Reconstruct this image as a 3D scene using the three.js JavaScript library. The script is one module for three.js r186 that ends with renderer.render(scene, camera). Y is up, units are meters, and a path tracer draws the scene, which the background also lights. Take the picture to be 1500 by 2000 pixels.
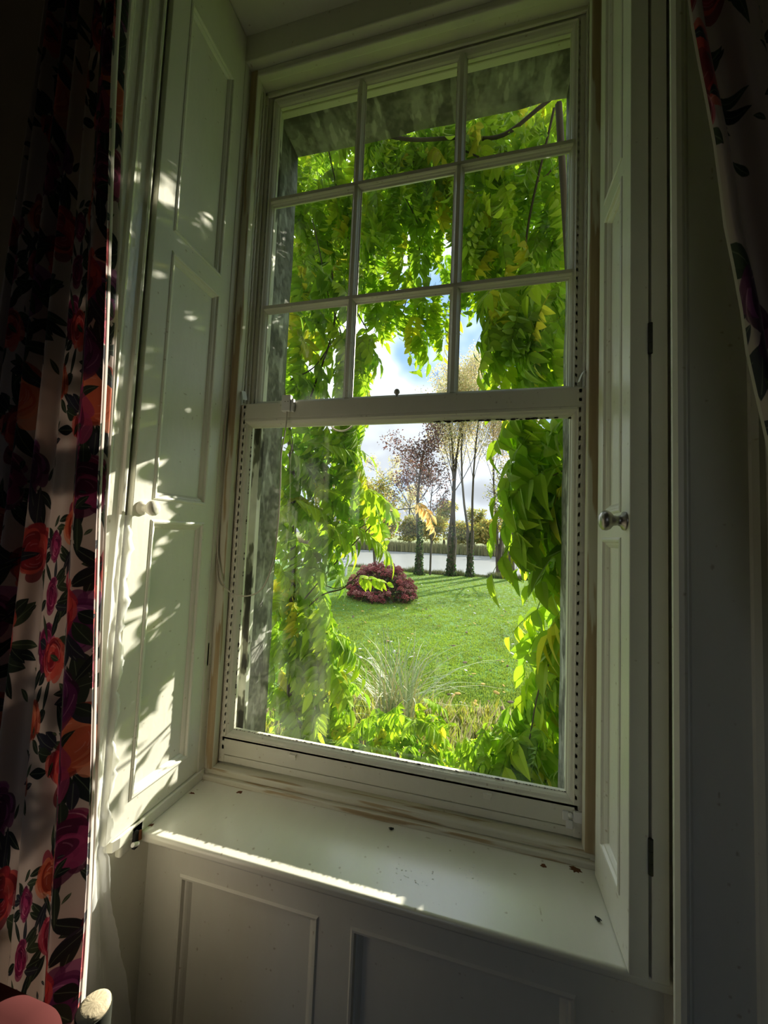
import * as THREE from 'three';
import { RoundedBoxGeometry } from 'three/addons/geometries/RoundedBoxGeometry.js';
import { mergeGeometries, mergeVertices } from 'three/addons/utils/BufferGeometryUtils.js';

// ---------------------------------------------------------------- camera, sky, sun, exposure
const scene = new THREE.Scene();
const renderer = new THREE.WebGLRenderer({ antialias: true });
renderer.toneMapping = THREE.LinearToneMapping;
renderer.toneMappingExposure = 1.5;
renderer.shadowMap.enabled = true;

const camera = new THREE.PerspectiveCamera(2 * Math.atan(1000 / 750) * 180 / Math.PI, 0.75, 0.02, 400);
{
  const m = new THREE.Matrix4().set(
    0.9685448696, -0.0251534019, 0.2475644199, 0.255,
    0.0414324795, 0.9972916463, -0.0607677705, 0.6183,
    -0.2453654118, 0.0691135201, 0.9669638753, 1.083,
    0, 0, 0, 1);
  m.decompose(camera.position, camera.quaternion, camera.scale);
  camera.scale.set(1, 1, 1);
}
scene.add(camera);

const SUN_AZ = 22 * Math.PI / 180, SUN_EL = 25.5 * Math.PI / 180, SUN_POWER = 8.2, SKY_LEVEL = 0.88;
const toSun = new THREE.Vector3(Math.sin(SUN_AZ) * Math.cos(SUN_EL), Math.sin(SUN_EL), -Math.cos(SUN_AZ) * Math.cos(SUN_EL));
const sun = new THREE.DirectionalLight(new THREE.Color().setRGB(1.0, 0.93, 0.8), SUN_POWER);
sun.name = 'sun';
sun.position.copy(toSun).multiplyScalar(40);
sun.target.position.set(0, 0, 0);
sun.castShadow = true;
sun.shadow.radius = 1;
sun.shadow.mapSize.set(4096, 4096);
Object.assign(sun.shadow.camera, { left: -25, right: 25, top: 25, bottom: -25, near: 1, far: 120 });
scene.add(sun, sun.target);

// ---------------------------------------------------------------- random numbers and noise
function rng(seed) { let s = seed >>> 0; return () => { s = (s + 0x6d2b79f5) | 0; let t = Math.imul(s ^ (s >>> 15), 1 | s); t = (t + Math.imul(t ^ (t >>> 7), 61 | t)) ^ t; return ((t ^ (t >>> 14)) >>> 0) / 4294967296; }; }
const R0 = rng(7);
const clamp = (x, a = 0, b = 1) => Math.min(b, Math.max(a, x)), lerp = (a, b, t) => a + (b - a) * t;
const sstep = (a, b, x) => { const t = clamp((x - a) / (b - a)); return t * t * (3 - 2 * t); };
function hash(x, y, z = 0) { let h = Math.imul(x, 374761393) ^ Math.imul(y, 668265263) ^ Math.imul(z, 1274126177); h = Math.imul(h ^ (h >>> 13), 1274126177); return ((h ^ (h >>> 16)) >>> 0) / 4294967296; }
// value noise, periodic with px, py cells
function vnoise(x, y, px = 1 << 20, py = 1 << 20, seed = 0) {
  const ix = Math.floor(x), iy = Math.floor(y), fx = x - ix, fy = y - iy, u = fx * fx * (3 - 2 * fx), v = fy * fy * (3 - 2 * fy);
  const m = (a, n) => ((a % n) + n) % n, a = m(ix, px), b = m(ix + 1, px), c = m(iy, py), d = m(iy + 1, py);
  return lerp(lerp(hash(a, c, seed), hash(b, c, seed), u), lerp(hash(a, d, seed), hash(b, d, seed), u), v);
}
function fbm(x, y, oct, px, py, seed = 0) { let s = 0, a = 0.5, n = 0; for (let i = 0; i < oct; i++) { s += a * vnoise(x, y, px, py, seed + i); n += a; x *= 2; y *= 2; px *= 2; py *= 2; a *= 0.5; } return s / n; }
function vnoise3(x, y, z, seed = 0) {
  const ix = Math.floor(x), iy = Math.floor(y), iz = Math.floor(z), s = (t) => t * t * (3 - 2 * t), u = s(x - ix), v = s(y - iy), w = s(z - iz);
  const h = (a, b, c) => hash(ix + a, iy + b + 57 * seed, iz + c);
  return lerp(lerp(lerp(h(0, 0, 0), h(1, 0, 0), u), lerp(h(0, 1, 0), h(1, 1, 0), u), v), lerp(lerp(h(0, 0, 1), h(1, 0, 1), u), lerp(h(0, 1, 1), h(1, 1, 1), u), v), w);
}
function fbm3(x, y, z, oct, seed = 0) { let s = 0, a = 0.5, n = 0; for (let i = 0; i < oct; i++) { s += a * vnoise3(x, y, z, seed + i); n += a; x *= 2; y *= 2; z *= 2; a *= 0.5; } return s / n; }

// sky: broken cloud, the same everywhere round the horizon
{
  const W = 1024, H = 512, d = new Float32Array(W * H * 4);
  for (let r = 0; r < H; r++) for (let c = 0; c < W; c++) {
    const el = ((r + 0.5) / H - 0.5) * Math.PI, az = ((c + 0.5) / W - 0.5) * 2 * Math.PI;
    const x = Math.cos(az) * Math.cos(el), y = Math.sin(el), z = Math.sin(az) * Math.cos(el);
    const k = 1 / (Math.max(y, 0) + 0.32), px = x * k, pz = z * k;
    const n = fbm3(px * 2.3 + 4.1, 1.7, pz * 2.3 + 2.2, 6, 3), e = fbm3(px * 3.1 + 9, 5.2, pz * 3.1 + 7, 6, 11);
    const cover = sstep(0.33, 0.50, n), blue = [0.34, 0.56, 1.0];
    const body = lerp(0.72, 1.18, sstep(0.3, 0.62, e)) * (0.60 + 1.5 * Math.max(y, 0));   // an overcast sky brightens towards the zenith
    const cl = [body * 0.94, body, body * 1.10];
    const hor = sstep(0.0, 0.45, y);
    for (let i = 0; i < 3; i++) {
      const clear = lerp([0.62, 0.76, 0.95][i], blue[i], hor);
      d[(r * W + c) * 4 + i] = SKY_LEVEL * (y < -0.01 ? [0.17, 0.18, 0.12][i] : lerp(clear, cl[i], cover));
    }
    d[(r * W + c) * 4 + 3] = 1;
  }
  const t = new THREE.DataTexture(d, W, H, THREE.RGBAFormat, THREE.FloatType);
  t.mapping = THREE.EquirectangularReflectionMapping; t.magFilter = THREE.LinearFilter; t.needsUpdate = true;
  scene.background = t;
}

// ---------------------------------------------------------------- textures
function dataTex(w, h, fn, srgb, rx = 1, ry = 1) {
  const d = new Uint8Array(w * h * 4);
  for (let y = 0; y < h; y++) for (let x = 0; x < w; x++) { const c = fn(x / w, y / h), o = (y * w + x) * 4; d[o] = clamp(c[0]) * 255; d[o + 1] = clamp(c[1]) * 255; d[o + 2] = clamp(c[2]) * 255; d[o + 3] = 255; }
  const t = new THREE.DataTexture(d, w, h, THREE.RGBAFormat); t.wrapS = t.wrapT = THREE.RepeatWrapping; t.magFilter = THREE.LinearFilter;
  if (srgb) t.colorSpace = THREE.SRGBColorSpace; t.repeat.set(rx, ry); t.needsUpdate = true; return t;
}
const gray = (v) => [v, v, v];
const mixc = (a, b, t) => [lerp(a[0], b[0], t), lerp(a[1], b[1], t), lerp(a[2], b[2], t)];
// old gloss paint on wood, grime specks and bare patches; uv in metres, 1 m per repeat
const paintTex = dataTex(512, 512, (u, v) => {
  const n = fbm(u * 6, v * 6, 5, 6, 6, 1), f = fbm(u * 60, v * 20, 2, 60, 20, 5), sp = fbm(u * 90, v * 90, 2, 90, 90, 9);
  let c = mixc([0.895, 0.885, 0.83], [0.94, 0.93, 0.885], n * 0.7 + f * 0.3);
  if (sp > 0.86) c = mixc(c, [0.6, 0.53, 0.42], sstep(0.86, 0.94, sp) * 0.5);
  return c;
}, true);
const paintBump = dataTex(512, 512, (u, v) => gray(0.5 * fbm(u * 26, v * 9, 3, 26, 9, 21) + 0.35 * fbm(u * 120, v * 30, 2, 120, 30, 25) + 0.15 * fbm(u * 200, v * 200, 1, 200, 200, 2)), false);
const lumpBump = dataTex(512, 512, (u, v) => gray(0.75 * fbm(u * 70, v * 7, 3, 70, 7, 31) + 0.25 * fbm(u * 150, v * 60, 2, 150, 60, 35)), false);
const wornTex = dataTex(512, 512, (u, v) => {
  const n = fbm(u * 60, v * 4, 4, 60, 4, 41), g = fbm(u * 160, v * 6, 2, 160, 6, 44), bare = sstep(0.50, 0.58, n);
  return mixc([0.84, 0.82, 0.74], mixc([0.56, 0.45, 0.29], [0.70, 0.59, 0.42], g), bare * 0.75);
}, true);
const stoneTex = dataTex(512, 512, (u, v) => {
  const n = fbm(u * 9, v * 9, 5, 9, 9, 51), f = fbm(u * 70, v * 70, 3, 70, 70, 55), l = fbm(u * 14, v * 5, 4, 14, 5, 58);
  let c = mixc([0.36, 0.36, 0.335], [0.56, 0.56, 0.52], sstep(0.3, 0.7, n * 0.6 + f * 0.4));
  const w = fbm(u * 40, v * 16, 3, 40, 16, 57);
  return mixc(c, [0.80, 0.81, 0.77], clamp(sstep(0.52, 0.64, l) * 0.4 + sstep(0.6, 0.68, w) * 0.4));
}, true);
const peelTex = dataTex(512, 512, (u, v) => {   // old white paint flaking off grey timber
  const n = fbm(u * 26, v * 9, 4, 26, 9, 131), d = fbm(u * 50, v * 30, 3, 50, 30, 133);
  let c = mixc([0.80, 0.80, 0.74], [0.9, 0.9, 0.85], d);
  c = mixc(c, [0.42, 0.42, 0.36], sstep(0.56, 0.62, n));
  return mixc(c, [0.16, 0.14, 0.11], sstep(0.66, 0.72, n));
}, true);
const stoneBump = dataTex(256, 256, (u, v) => gray(fbm(u * 30, v * 30, 4, 30, 30, 61)), false);
const barkTex = dataTex(256, 256, (u, v) => { const n = fbm(u * 12, v * 4, 4, 12, 4, 71); return mixc([0.2, 0.18, 0.15], [0.42, 0.38, 0.31], n); }, true);
const barkBump = dataTex(256, 256, (u, v) => gray(fbm(u * 24, v * 6, 4, 24, 6, 73)), false);
const lawnTex = dataTex(1024, 1024, (u, v) => {
  const n = fbm(u * 7, v * 7, 4, 7, 7, 81), f = fbm(u * 120, v * 120, 3, 120, 120, 83), s = fbm(u * 70, v * 90, 2, 70, 90, 87);
  let c = mixc([0.25, 0.42, 0.10], [0.42, 0.62, 0.17], n * 0.45 + f * 0.55);
  return mixc(c, [0.24, 0.27, 0.10], sstep(0.68, 0.82, s) * 0.8);
}, true);
const soilTex = dataTex(512, 512, (u, v) => { const n = fbm(u * 8, v * 8, 5, 8, 8, 91), f = fbm(u * 80, v * 80, 2, 80, 80, 93); return mixc([0.22, 0.18, 0.13], [0.46, 0.40, 0.30], n * 0.5 + f * 0.5); }, true);
const soilBump = dataTex(256, 256, (u, v) => gray(fbm(u * 24, v * 24, 4, 24, 24, 95)), false);
const waveBump = dataTex(512, 512, (u, v) => gray(fbm(u * 26, v * 60, 4, 26, 60, 97)), false);
const plasterTex = dataTex(256, 256, (u, v) => { const n = fbm(u * 5, v * 5, 5, 5, 5, 101); return mixc([0.60, 0.53, 0.47], [0.65, 0.58, 0.52], n); }, true);
const carpetTex = dataTex(256, 256, (u, v) => { const n = fbm(u * 60, v * 60, 3, 60, 60, 103); return mixc([0.34, 0.27, 0.22], [0.5, 0.42, 0.35], n); }, true);
const dustTex = dataTex(512, 512, (u, v) => {   // dusty patches, smears and runs on the old glass: roughness only
  const n = fbm(u * 5, v * 4, 4, 5, 4, 111), runs = fbm(u * 34, v * 3, 3, 34, 3, 113), sp = fbm(u * 110, v * 110, 2, 110, 110, 115);
  let d = sstep(0.52, 0.66, n) * sstep(0.45, 0.62, runs) * 0.8 + sstep(0.75, 0.85, sp) * 0.5;
  return gray(0.04 + 0.15 * clamp(d));
}, false);
const cottonBump = dataTex(256, 256, (u, v) => gray(0.5 + 0.25 * Math.sin(u * 256 * Math.PI) * Math.sin(v * 256 * Math.PI) + 0.2 * (fbm(u * 60, v * 60, 2, 60, 60, 117) - 0.5)), false);

// printed floral cotton: large blurred roses in purple, crimson and coral with dark leaves on a pale ground
const floralTex = (() => {
  const S = 1024, cv = document.createElement('canvas'); cv.width = cv.height = S; const g = cv.getContext('2d'), r = rng(2024);
  g.fillStyle = '#bdaca4'; g.fillRect(0, 0, S, S);
  const wrap = (x, y, f) => { for (const dx of [-S, 0, S]) for (const dy of [-S, 0, S]) { g.save(); g.translate(x + dx, y + dy); f(); g.restore(); } };
  const leaf = (L, W, col) => { g.fillStyle = col; g.beginPath(); g.moveTo(0, 0); g.quadraticCurveTo(L * 0.4, -W, L, 0); g.quadraticCurveTo(L * 0.4, W, 0, 0); g.fill(); g.strokeStyle = 'rgba(150,160,120,.5)'; g.lineWidth = 2; g.beginPath(); g.moveTo(0, 0); g.lineTo(L * 0.9, 0); g.stroke(); };
  const dark = ['#20281f', '#2b3428', '#1a211f', '#384230', '#2a2a35'];
  const cols = [['#7a1f45', '#a53a68', '#4d1432'], ['#a82b35', '#cf5548', '#6d1622'], ['#c4573a', '#dc8560', '#8a2f20'], ['#5c2350', '#8b4a80', '#391533'], ['#8c1d33', '#bb4a5c', '#551020']];
  for (let i = 0; i < 27; i++) {
    const x = r() * S, y = (i * 7 % 27 + r() * 0.8) * S / 27, k = cols[Math.floor(r() * cols.length)], rad = 60 + r() * 75, seed = Math.floor(r() * 1e6);
    wrap(x, y, () => {
      const q = rng(seed);
      for (let j = 0; j < 9; j++) { g.save(); g.rotate(q() * 6.28); g.translate(rad * 0.7, 0); g.rotate((q() - 0.5) * 1.2); leaf(rad * (0.6 + q() * 0.7), rad * (0.22 + q() * 0.2), dark[Math.floor(q() * 5)]); g.restore(); }
      for (let j = 0; j < 26; j++) {
        const a = q() * 6.28, d = rad * 0.75 * Math.sqrt(1 - j / 26) * (0.5 + q() * 0.5), pr = rad * (0.26 + 0.25 * q());
        g.fillStyle = k[Math.floor(q() * 3)]; g.globalAlpha = 0.72; g.beginPath(); g.ellipse(Math.cos(a) * d, Math.sin(a) * d, pr, pr * 0.62, a + 1.2, 0, 6.3); g.fill(); g.globalAlpha = 1;
      }
      for (let j = 0; j < 10; j++) { g.strokeStyle = 'rgba(225,190,190,.35)'; g.lineWidth = 3; g.beginPath(); const a = q() * 6.28; g.arc(0, 0, rad * (0.15 + q() * 0.55), a, a + 1); g.stroke(); }
    });
  }
  for (let i = 0; i < 40; i++) { const x = r() * S, y = r() * S, a = r() * 6.28, L = 25 + r() * 45, c = dark[Math.floor(r() * 5)]; wrap(x, y, () => { g.rotate(a); leaf(L, L * 0.35, c); }); }
  const t = new THREE.CanvasTexture(cv); t.colorSpace = THREE.SRGBColorSpace; t.wrapS = t.wrapT = THREE.RepeatWrapping; t.repeat.set(1 / 0.62, 1 / 0.62); return t;
})();

// ---------------------------------------------------------------- materials
const std = (o) => new THREE.MeshStandardMaterial(o), phys = (o) => new THREE.MeshPhysicalMaterial(o);
const C = (r, g, b) => new THREE.Color().setRGB(r, g, b);
const M = {
  paint: phys({ map: paintTex, bumpMap: paintBump, bumpScale: 0.0006, roughness: 0.38, color: C(1.0, 1.0, 0.97) }),
  sillPaint: phys({ map: paintTex, bumpMap: paintBump, bumpScale: 0.0006, roughness: 0.3, color: C(1.0, 1.0, 0.97), clearcoat: 1, clearcoatRoughness: 0.22 }),
  paintLumpy: phys({ map: paintTex, bumpMap: lumpBump, bumpScale: 0.004, roughness: 0.26, color: C(1.0, 1.0, 0.97), clearcoat: 0.4, clearcoatRoughness: 0.15 }),
  sash: phys({ map: paintTex, bumpMap: paintBump, bumpScale: 0.0008, roughness: 0.42, color: C(0.9, 0.89, 0.84) }),
  worn: std({ map: wornTex, bumpMap: paintBump, bumpScale: 0.0008, roughness: 0.6 }),
  peel: std({ map: peelTex, roughness: 0.8 }),
  stone: std({ map: stoneTex, bumpMap: stoneBump, bumpScale: 0.006, roughness: 0.95 }),
  plaster: std({ map: plasterTex, roughness: 0.95 }),
  carpet: std({ map: carpetTex, roughness: 1, color: C(0.16, 0.145, 0.135) }),
  dark: std({ color: C(0.012, 0.011, 0.01), roughness: 0.9 }),
  mould: std({ color: C(0.035, 0.033, 0.028), roughness: 1 }),
  glass: phys({ color: C(0.97, 0.99, 0.97), transmission: 1, thickness: 0, roughness: 1, roughnessMap: dustTex, ior: 1.5 }),
  nickel: std({ color: C(0.46, 0.43, 0.39), metalness: 0.85, roughness: 0.32 }),
  ceramic: phys({ color: C(0.82, 0.78, 0.66), roughness: 0.22, clearcoat: 0.5 }),
  plastic: std({ color: C(0.8, 0.78, 0.74), roughness: 0.45 }),
  cable: std({ color: C(0.55, 0.5, 0.4), roughness: 0.5 }),
  floral: phys({ map: floralTex, bumpMap: cottonBump, bumpScale: 0.0003, roughness: 1, transmission: 0.3, side: THREE.DoubleSide }),
  lining: phys({ color: C(0.62, 0.56, 0.5), roughness: 1, transmission: 0.4, side: THREE.DoubleSide }),
  sheet: phys({ color: C(0.93, 0.94, 0.92), roughness: 0.5, transmission: 0.65, bumpMap: lumpBump, bumpScale: 0.004, side: THREE.DoubleSide }),
  bark: std({ map: barkTex, bumpMap: barkBump, bumpScale: 0.01, roughness: 1 }),
  lawn: std({ map: lawnTex, roughness: 1, color: C(0.66, 0.66, 0.66) }),
  soil: std({ map: soilTex, bumpMap: soilBump, bumpScale: 0.03, roughness: 1 }),
  water: phys({ color: C(0.30, 0.31, 0.29), roughness: 0.25, bumpMap: waveBump, bumpScale: 0.012, ior: 1.33, specularIntensity: 1 }),
  red: phys({ color: C(0.07, 0.02, 0.019), roughness: 1, specularIntensity: 0.08, bumpMap: cottonBump, bumpScale: 0.0006 }),
  darkWood: std({ color: C(0.03, 0.032, 0.022), roughness: 0.6 }),
  paleWood: std({ color: C(0.52, 0.43, 0.28), roughness: 0.7, bumpMap: barkBump, bumpScale: 0.001 }),
  rust: std({ color: C(0.14, 0.05, 0.015), roughness: 1 }),
  fly: std({ color: C(0.02, 0.02, 0.018), roughness: 0.7 }),
  chip: std({ color: C(0.85, 0.85, 0.8), roughness: 0.8 }),
};
const leafMat = (r, g, b, t = 0.55) => phys({ color: C(r, g, b), roughness: 0.95, transmission: t, vertexColors: true, side: THREE.DoubleSide, specularIntensity: 0.5 });
const LEAF = [leafMat(0.46, 0.66, 0.025, 0.56), leafMat(0.35, 0.56, 0.025, 0.56), leafMat(0.26, 0.46, 0.025, 0.56), leafMat(0.68, 0.69, 0.04, 0.56), leafMat(0.8, 0.56, 0.2, 0.6)];
const TONES = [0, 1, 2, 1, 2, 0, 1, 2, 0, 1, 2, 1, 2, 3];   // the same mixture everywhere on the climber

// ---------------------------------------------------------------- helpers
const used = new Map();
function numbered(name) { const n = used.get(name) || 0; used.set(name, n + 1); return n ? name + '_' + String(n).padStart(3, '0') : name; }
const shade = (o) => { o.traverse((c) => { if (c.isMesh) { c.castShadow = true; c.receiveShadow = true; } }); return o; };
function metricUV(geo) {   // uv in metres from the face's main direction
  const g = geo.index ? geo.toNonIndexed() : geo, p = g.attributes.position, uv = new Float32Array(p.count * 2), a = new THREE.Vector3(), b = new THREE.Vector3(), c = new THREE.Vector3();
  for (let i = 0; i < p.count; i += 3) {
    a.fromBufferAttribute(p, i); b.fromBufferAttribute(p, i + 1); c.fromBufferAttribute(p, i + 2);
    const n = b.clone().sub(a).cross(c.clone().sub(a)), x = Math.abs(n.x), y = Math.abs(n.y), z = Math.abs(n.z);
    [a, b, c].forEach((q, k) => { const w = z >= x && z >= y ? [q.x, q.y] : x >= y ? [q.z, q.y] : [q.x, q.z]; uv[(i + k) * 2] = w[0]; uv[(i + k) * 2 + 1] = w[1]; });
  }
  g.setAttribute('uv', new THREE.BufferAttribute(uv, 2)); return g;
}
function merged(list) { return metricUV(mergeGeometries(list.map((g) => { const q = g.index ? g.toNonIndexed() : g.clone(); for (const k of Object.keys(q.attributes)) if (k !== 'position' && k !== 'normal') q.deleteAttribute(k); if (!q.attributes.normal) q.computeVertexNormals(); return q; }))); }
const box = (x0, x1, y0, y1, z0, z1) => new THREE.BoxGeometry(x1 - x0, y1 - y0, z1 - z0).translate((x0 + x1) / 2, (y0 + y1) / 2, (z0 + z1) / 2);
const rbox = (x0, x1, y0, y1, z0, z1, r = 0.003) => new RoundedBoxGeometry(x1 - x0, y1 - y0, z1 - z0, 2, Math.min(r, (x1 - x0) * 0.45, (y1 - y0) * 0.45, (z1 - z0) * 0.45)).translate((x0 + x1) / 2, (y0 + y1) / 2, (z0 + z1) / 2);
// a mitred moulding round a rectangle in the xy plane: profile is a list of [inset, z]
function mitre(x0, x1, y0, y1, profile) {
  const pos = [];
  for (let i = 0; i + 1 < profile.length; i++) {
    const [o0, z0] = profile[i], [o1, z1] = profile[i + 1];
    const q = (o, z) => [[x0 + o, y0 + o, z], [x1 - o, y0 + o, z], [x1 - o, y1 - o, z], [x0 + o, y1 - o, z]], A = q(o0, z0), B = q(o1, z1);
    for (let k = 0; k < 4; k++) { const l = (k + 1) % 4; pos.push(...A[k], ...A[l], ...B[l], ...A[k], ...B[l], ...B[k]); }
  }
  const g = new THREE.BufferGeometry(); g.setAttribute('position', new THREE.Float32BufferAttribute(pos, 3)); g.computeVertexNormals(); return g;
}
// an upright prism: profile in x,z, from y0 to y1 (closed, with ends)
function prism(profile, y0, y1) {
  const s = new THREE.Shape(profile.map(([x, z]) => new THREE.Vector2(x, -z))), g = new THREE.ExtrudeGeometry(s, { depth: y1 - y0, bevelEnabled: false, curveSegments: 4 });
  return g.rotateX(-Math.PI / 2).translate(0, y0, 0);
}
function tube(pts, r, seg = 24, rad = 6) { return new THREE.TubeGeometry(new THREE.CatmullRomCurve3(pts.map((p) => new THREE.Vector3(...p))), seg, r, rad, false); }
function part(name, geo, mat, parent) { const m = new THREE.Mesh(geo, mat); m.name = name; parent.add(m); return m; }
function tag(o, label, category, group, kind) { if (label) o.userData.label = label; if (category) o.userData.category = category; if (group) o.userData.group = group; if (kind) o.userData.kind = kind; return o; }
function thing(name, label, category, group, at = [0, 0, 0]) { const o = new THREE.Group(); o.name = numbered(name); o.position.set(...at); scene.add(o); return tag(o, label, category, group); }
function struct(name, geo, mat, label) { const m = geo ? new THREE.Mesh(geo, mat) : new THREE.Group(); m.name = name; m.userData.kind = 'structure'; if (label) m.userData.label = label; scene.add(m); return m; }

const FLOOR = -0.95, CEIL = 2.75, LAWN = -1.38, WALLZ = 0.36, OUTZ = -0.23;

// ---------------------------------------------------------------- the room
struct('floor', merged([box(-2.6, 2.6, FLOOR - 0.2, FLOOR, -0.1, 4.4)]), M.carpet, 'carpeted floor of the dark room');
struct('ceiling', merged([box(-2.6, 2.6, CEIL, CEIL + 0.2, OUTZ, 4.4)]), M.plaster, 'plain plaster ceiling of the dark room');
struct('wall_left', merged([box(-2.6, -2.3, FLOOR, CEIL, WALLZ, 4.4)]), M.plaster, 'plain wall on the left of the room');
struct('wall_right', merged([box(2.3, 2.6, FLOOR, CEIL, WALLZ, 4.4)]), M.plaster, 'plain wall on the right of the room');
struct('wall_back', merged([box(-2.3, -1.15, FLOOR, CEIL, 4.1, 4.4), box(0.15, 2.3, FLOOR, CEIL, 4.1, 4.4), box(-1.15, 0.15, 1.6, CEIL, 4.1, 4.4), box(-1.15, 0.15, FLOOR, 0.3, 4.1, 4.4)]), M.plaster, 'plain wall behind the camera');
{ // a second window in the wall behind the camera: it gives the faint even light on everything that faces the room
  const w = struct('window_2', null, null, 'second window behind the camera'), g = [mitre(-1.15, 0.15, 0.3, 1.6, [[0, 4.2], [0.06, 4.2], [0.06, 4.26], [0, 4.26]])];
  g.push(box(-0.515, -0.485, 0.33, 1.57, 4.21, 4.25), box(-1.12, 0.12, 0.78, 0.82, 4.2, 4.26)); part('frame', merged(g), M.sash, w);
  part('pane', new THREE.PlaneGeometry(1.24, 1.24).translate(-0.5, 0.95, 4.23), M.glass, w);
}
struct('wall_front', merged([
  box(-2.6, -0.62, FLOOR, CEIL, -0.1, WALLZ), box(0.655, 2.6, FLOOR, CEIL, -0.1, WALLZ), box(-0.62, 0.66, 2.27, CEIL, -0.1, WALLZ), box(-0.62, 0.66, FLOOR, -0.15, -0.1, 0.2),
]), M.plaster, 'thick plastered wall that the window is set in');
// outside face of the wall, stone dressings round the opening
struct('wall_exterior', merged([
  box(-4, -0.66, LAWN - 0.3, 4.6, OUTZ, -0.1), box(0.66, 4, LAWN - 0.3, 4.6, OUTZ, -0.1), box(-0.66, 0.66, 2.36, 4.6, OUTZ, -0.1), box(-0.66, 0.66, LAWN - 0.3, -0.15, OUTZ, -0.1),
]), M.stone, 'weathered stone outer face of the house wall');
const rough = (g, amp, sd) => { const q = mergeVertices(g.toNonIndexed ? (g.deleteAttribute('normal'), g.deleteAttribute('uv'), g) : g), p = q.attributes.position; for (let i = 0; i < p.count; i++) p.setXYZ(i, p.getX(i) + amp * (vnoise3(p.getX(i) * 9, p.getY(i) * 9, p.getZ(i) * 9, sd) - 0.5), p.getY(i) + amp * (vnoise3(p.getX(i) * 9, p.getY(i) * 9, p.getZ(i) * 9, sd + 5) - 0.5), p.getZ(i)); q.computeVertexNormals(); return q; };
const slab = (x0, x1, y0, y1, z0, z1, nx, ny, nz) => new THREE.BoxGeometry(x1 - x0, y1 - y0, z1 - z0, nx, ny, nz).translate((x0 + x1) / 2, (y0 + y1) / 2, (z0 + z1) / 2);
struct('trim_1', merged([rough(slab(-0.66, -0.5, -0.15, 2.13, OUTZ - 0.005, -0.088, 4, 50, 4), 0.008, 3)]), M.stone, 'weathered grey stone jamb outside the left edge of the window');
struct('trim_2', merged([rough(slab(0.5, 0.66, -0.15, 2.13, OUTZ - 0.005, -0.088, 4, 50, 4), 0.008, 7)]), M.stone, 'grey stone jamb outside the right edge of the window');
struct('trim_3', merged([rough(slab(-0.66, 0.66, 2.13, 2.36, OUTZ - 0.008, -0.088, 40, 6, 4), 0.01, 11)]), M.stone, 'dark stone lintel seen through the top panes');
struct('trim_4', merged([rough(slab(-0.6, 0.6, -0.27, -0.15, OUTZ - 0.0, -0.03, 40, 3, 6), 0.008, 15)]), M.stone, 'stone sill outside the window');

// linings of the window recess, either side, with old thick gloss paint
const liningL = [[-0.62, 0.376], [-0.540, 0.376], [-0.534, 0.381], [-0.531, 0.386], [-0.532, 0.391], [-0.537, 0.394], [-0.5385, 0.397], [-0.5395, 0.418], [-0.536, 0.422], [-0.5335, 0.428], [-0.536, 0.434], [-0.541, 0.437], [-0.5425, 0.453], [-0.538, 0.458], [-0.537, 0.466], [-0.542, 0.474], [-0.556, 0.482], [-0.6, 0.486], [-0.63, 0.48], [-0.65, 0.44], [-0.69, 0.42], [-0.69, 0.35], [-0.62, 0.35]];
const liningR = [[0.72, 0.3], [0.60, 0.3], [0.563, 0.35], [0.557, 0.355], [0.5565, 0.362], [0.561, 0.369], [0.568, 0.371], [0.573, 0.368], [0.575, 0.364], [0.577, 0.3645], [0.5785, 0.368], [0.655, 0.3695], [0.657, 0.374], [0.664, 0.379], [0.672, 0.378], [0.676, 0.384], [0.69, 0.39], [0.71, 0.39], [0.72, 0.38]];
struct('trim_5', merged([prism(liningL, FLOOR, 2.25)]), M.paintLumpy, 'moulded white architrave beside the left shutter, thick glossy paint');
struct('trim_6', merged([prism(liningR, FLOOR, 2.25)]), M.paint, 'moulded architrave beside the right shutter, in shade');
struct('trim_7', merged([box(-0.62, 0.66, 2.24, 2.275, 0.06, 0.372), rbox(-0.68, 0.72, 2.25, 2.36, 0.355, 0.376, 0.006)]), M.paint, 'flat panelled head of the window recess');
struct('trim_8', merged([box(-0.62, -0.575, -0.098, 2.24, 0.085, 0.355), box(0.60, 0.645, -0.126, 2.24, 0.085, 0.356), box(-0.6, -0.545, FLOOR, -0.126, 0.2, 0.372), box(0.595, 0.65, FLOOR, -0.126, 0.2, 0.357)]), M.paint, 'backs of the shutter boxes and sides of the knee recess');
// panelling below the sill
{
  const t = struct('trim_9', null, null, 'painted panelling in shade below the window sill');
  const s = new THREE.Shape(); s.moveTo(-0.545, FLOOR); s.lineTo(0.595, FLOOR); s.lineTo(0.595, -0.148); s.lineTo(-0.545, -0.148); s.closePath();
  const holes = [[-0.445, -0.075, -0.86, -0.235], [0.0, 0.45, -0.86, -0.235]];
  for (const [x0, x1, y0, y1] of holes) { const h = new THREE.Path(); h.moveTo(x0, y0); h.lineTo(x0, y1); h.lineTo(x1, y1); h.lineTo(x1, y0); h.closePath(); s.holes.push(h); }
  part('rail_frame', merged([new THREE.ExtrudeGeometry(s, { depth: 0.02, bevelEnabled: false }).translate(0, 0, 0.208)]), M.paint, t);
  for (const [x0, x1, y0, y1] of holes) {
    const p = part('panel', merged([box(x0 - 0.01, x1 + 0.01, y0 - 0.01, y1 + 0.01, 0.2, 0.213)]), M.paint, t);
    part('moulding', merged([mitre(x0, x1, y0, y1, [[0, 0.228], [0.004, 0.232], [0.009, 0.231], [0.012, 0.223], [0.016, 0.222], [0.02, 0.219], [0.026, 0.213]])]), M.paint, p);
  }
}

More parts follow.
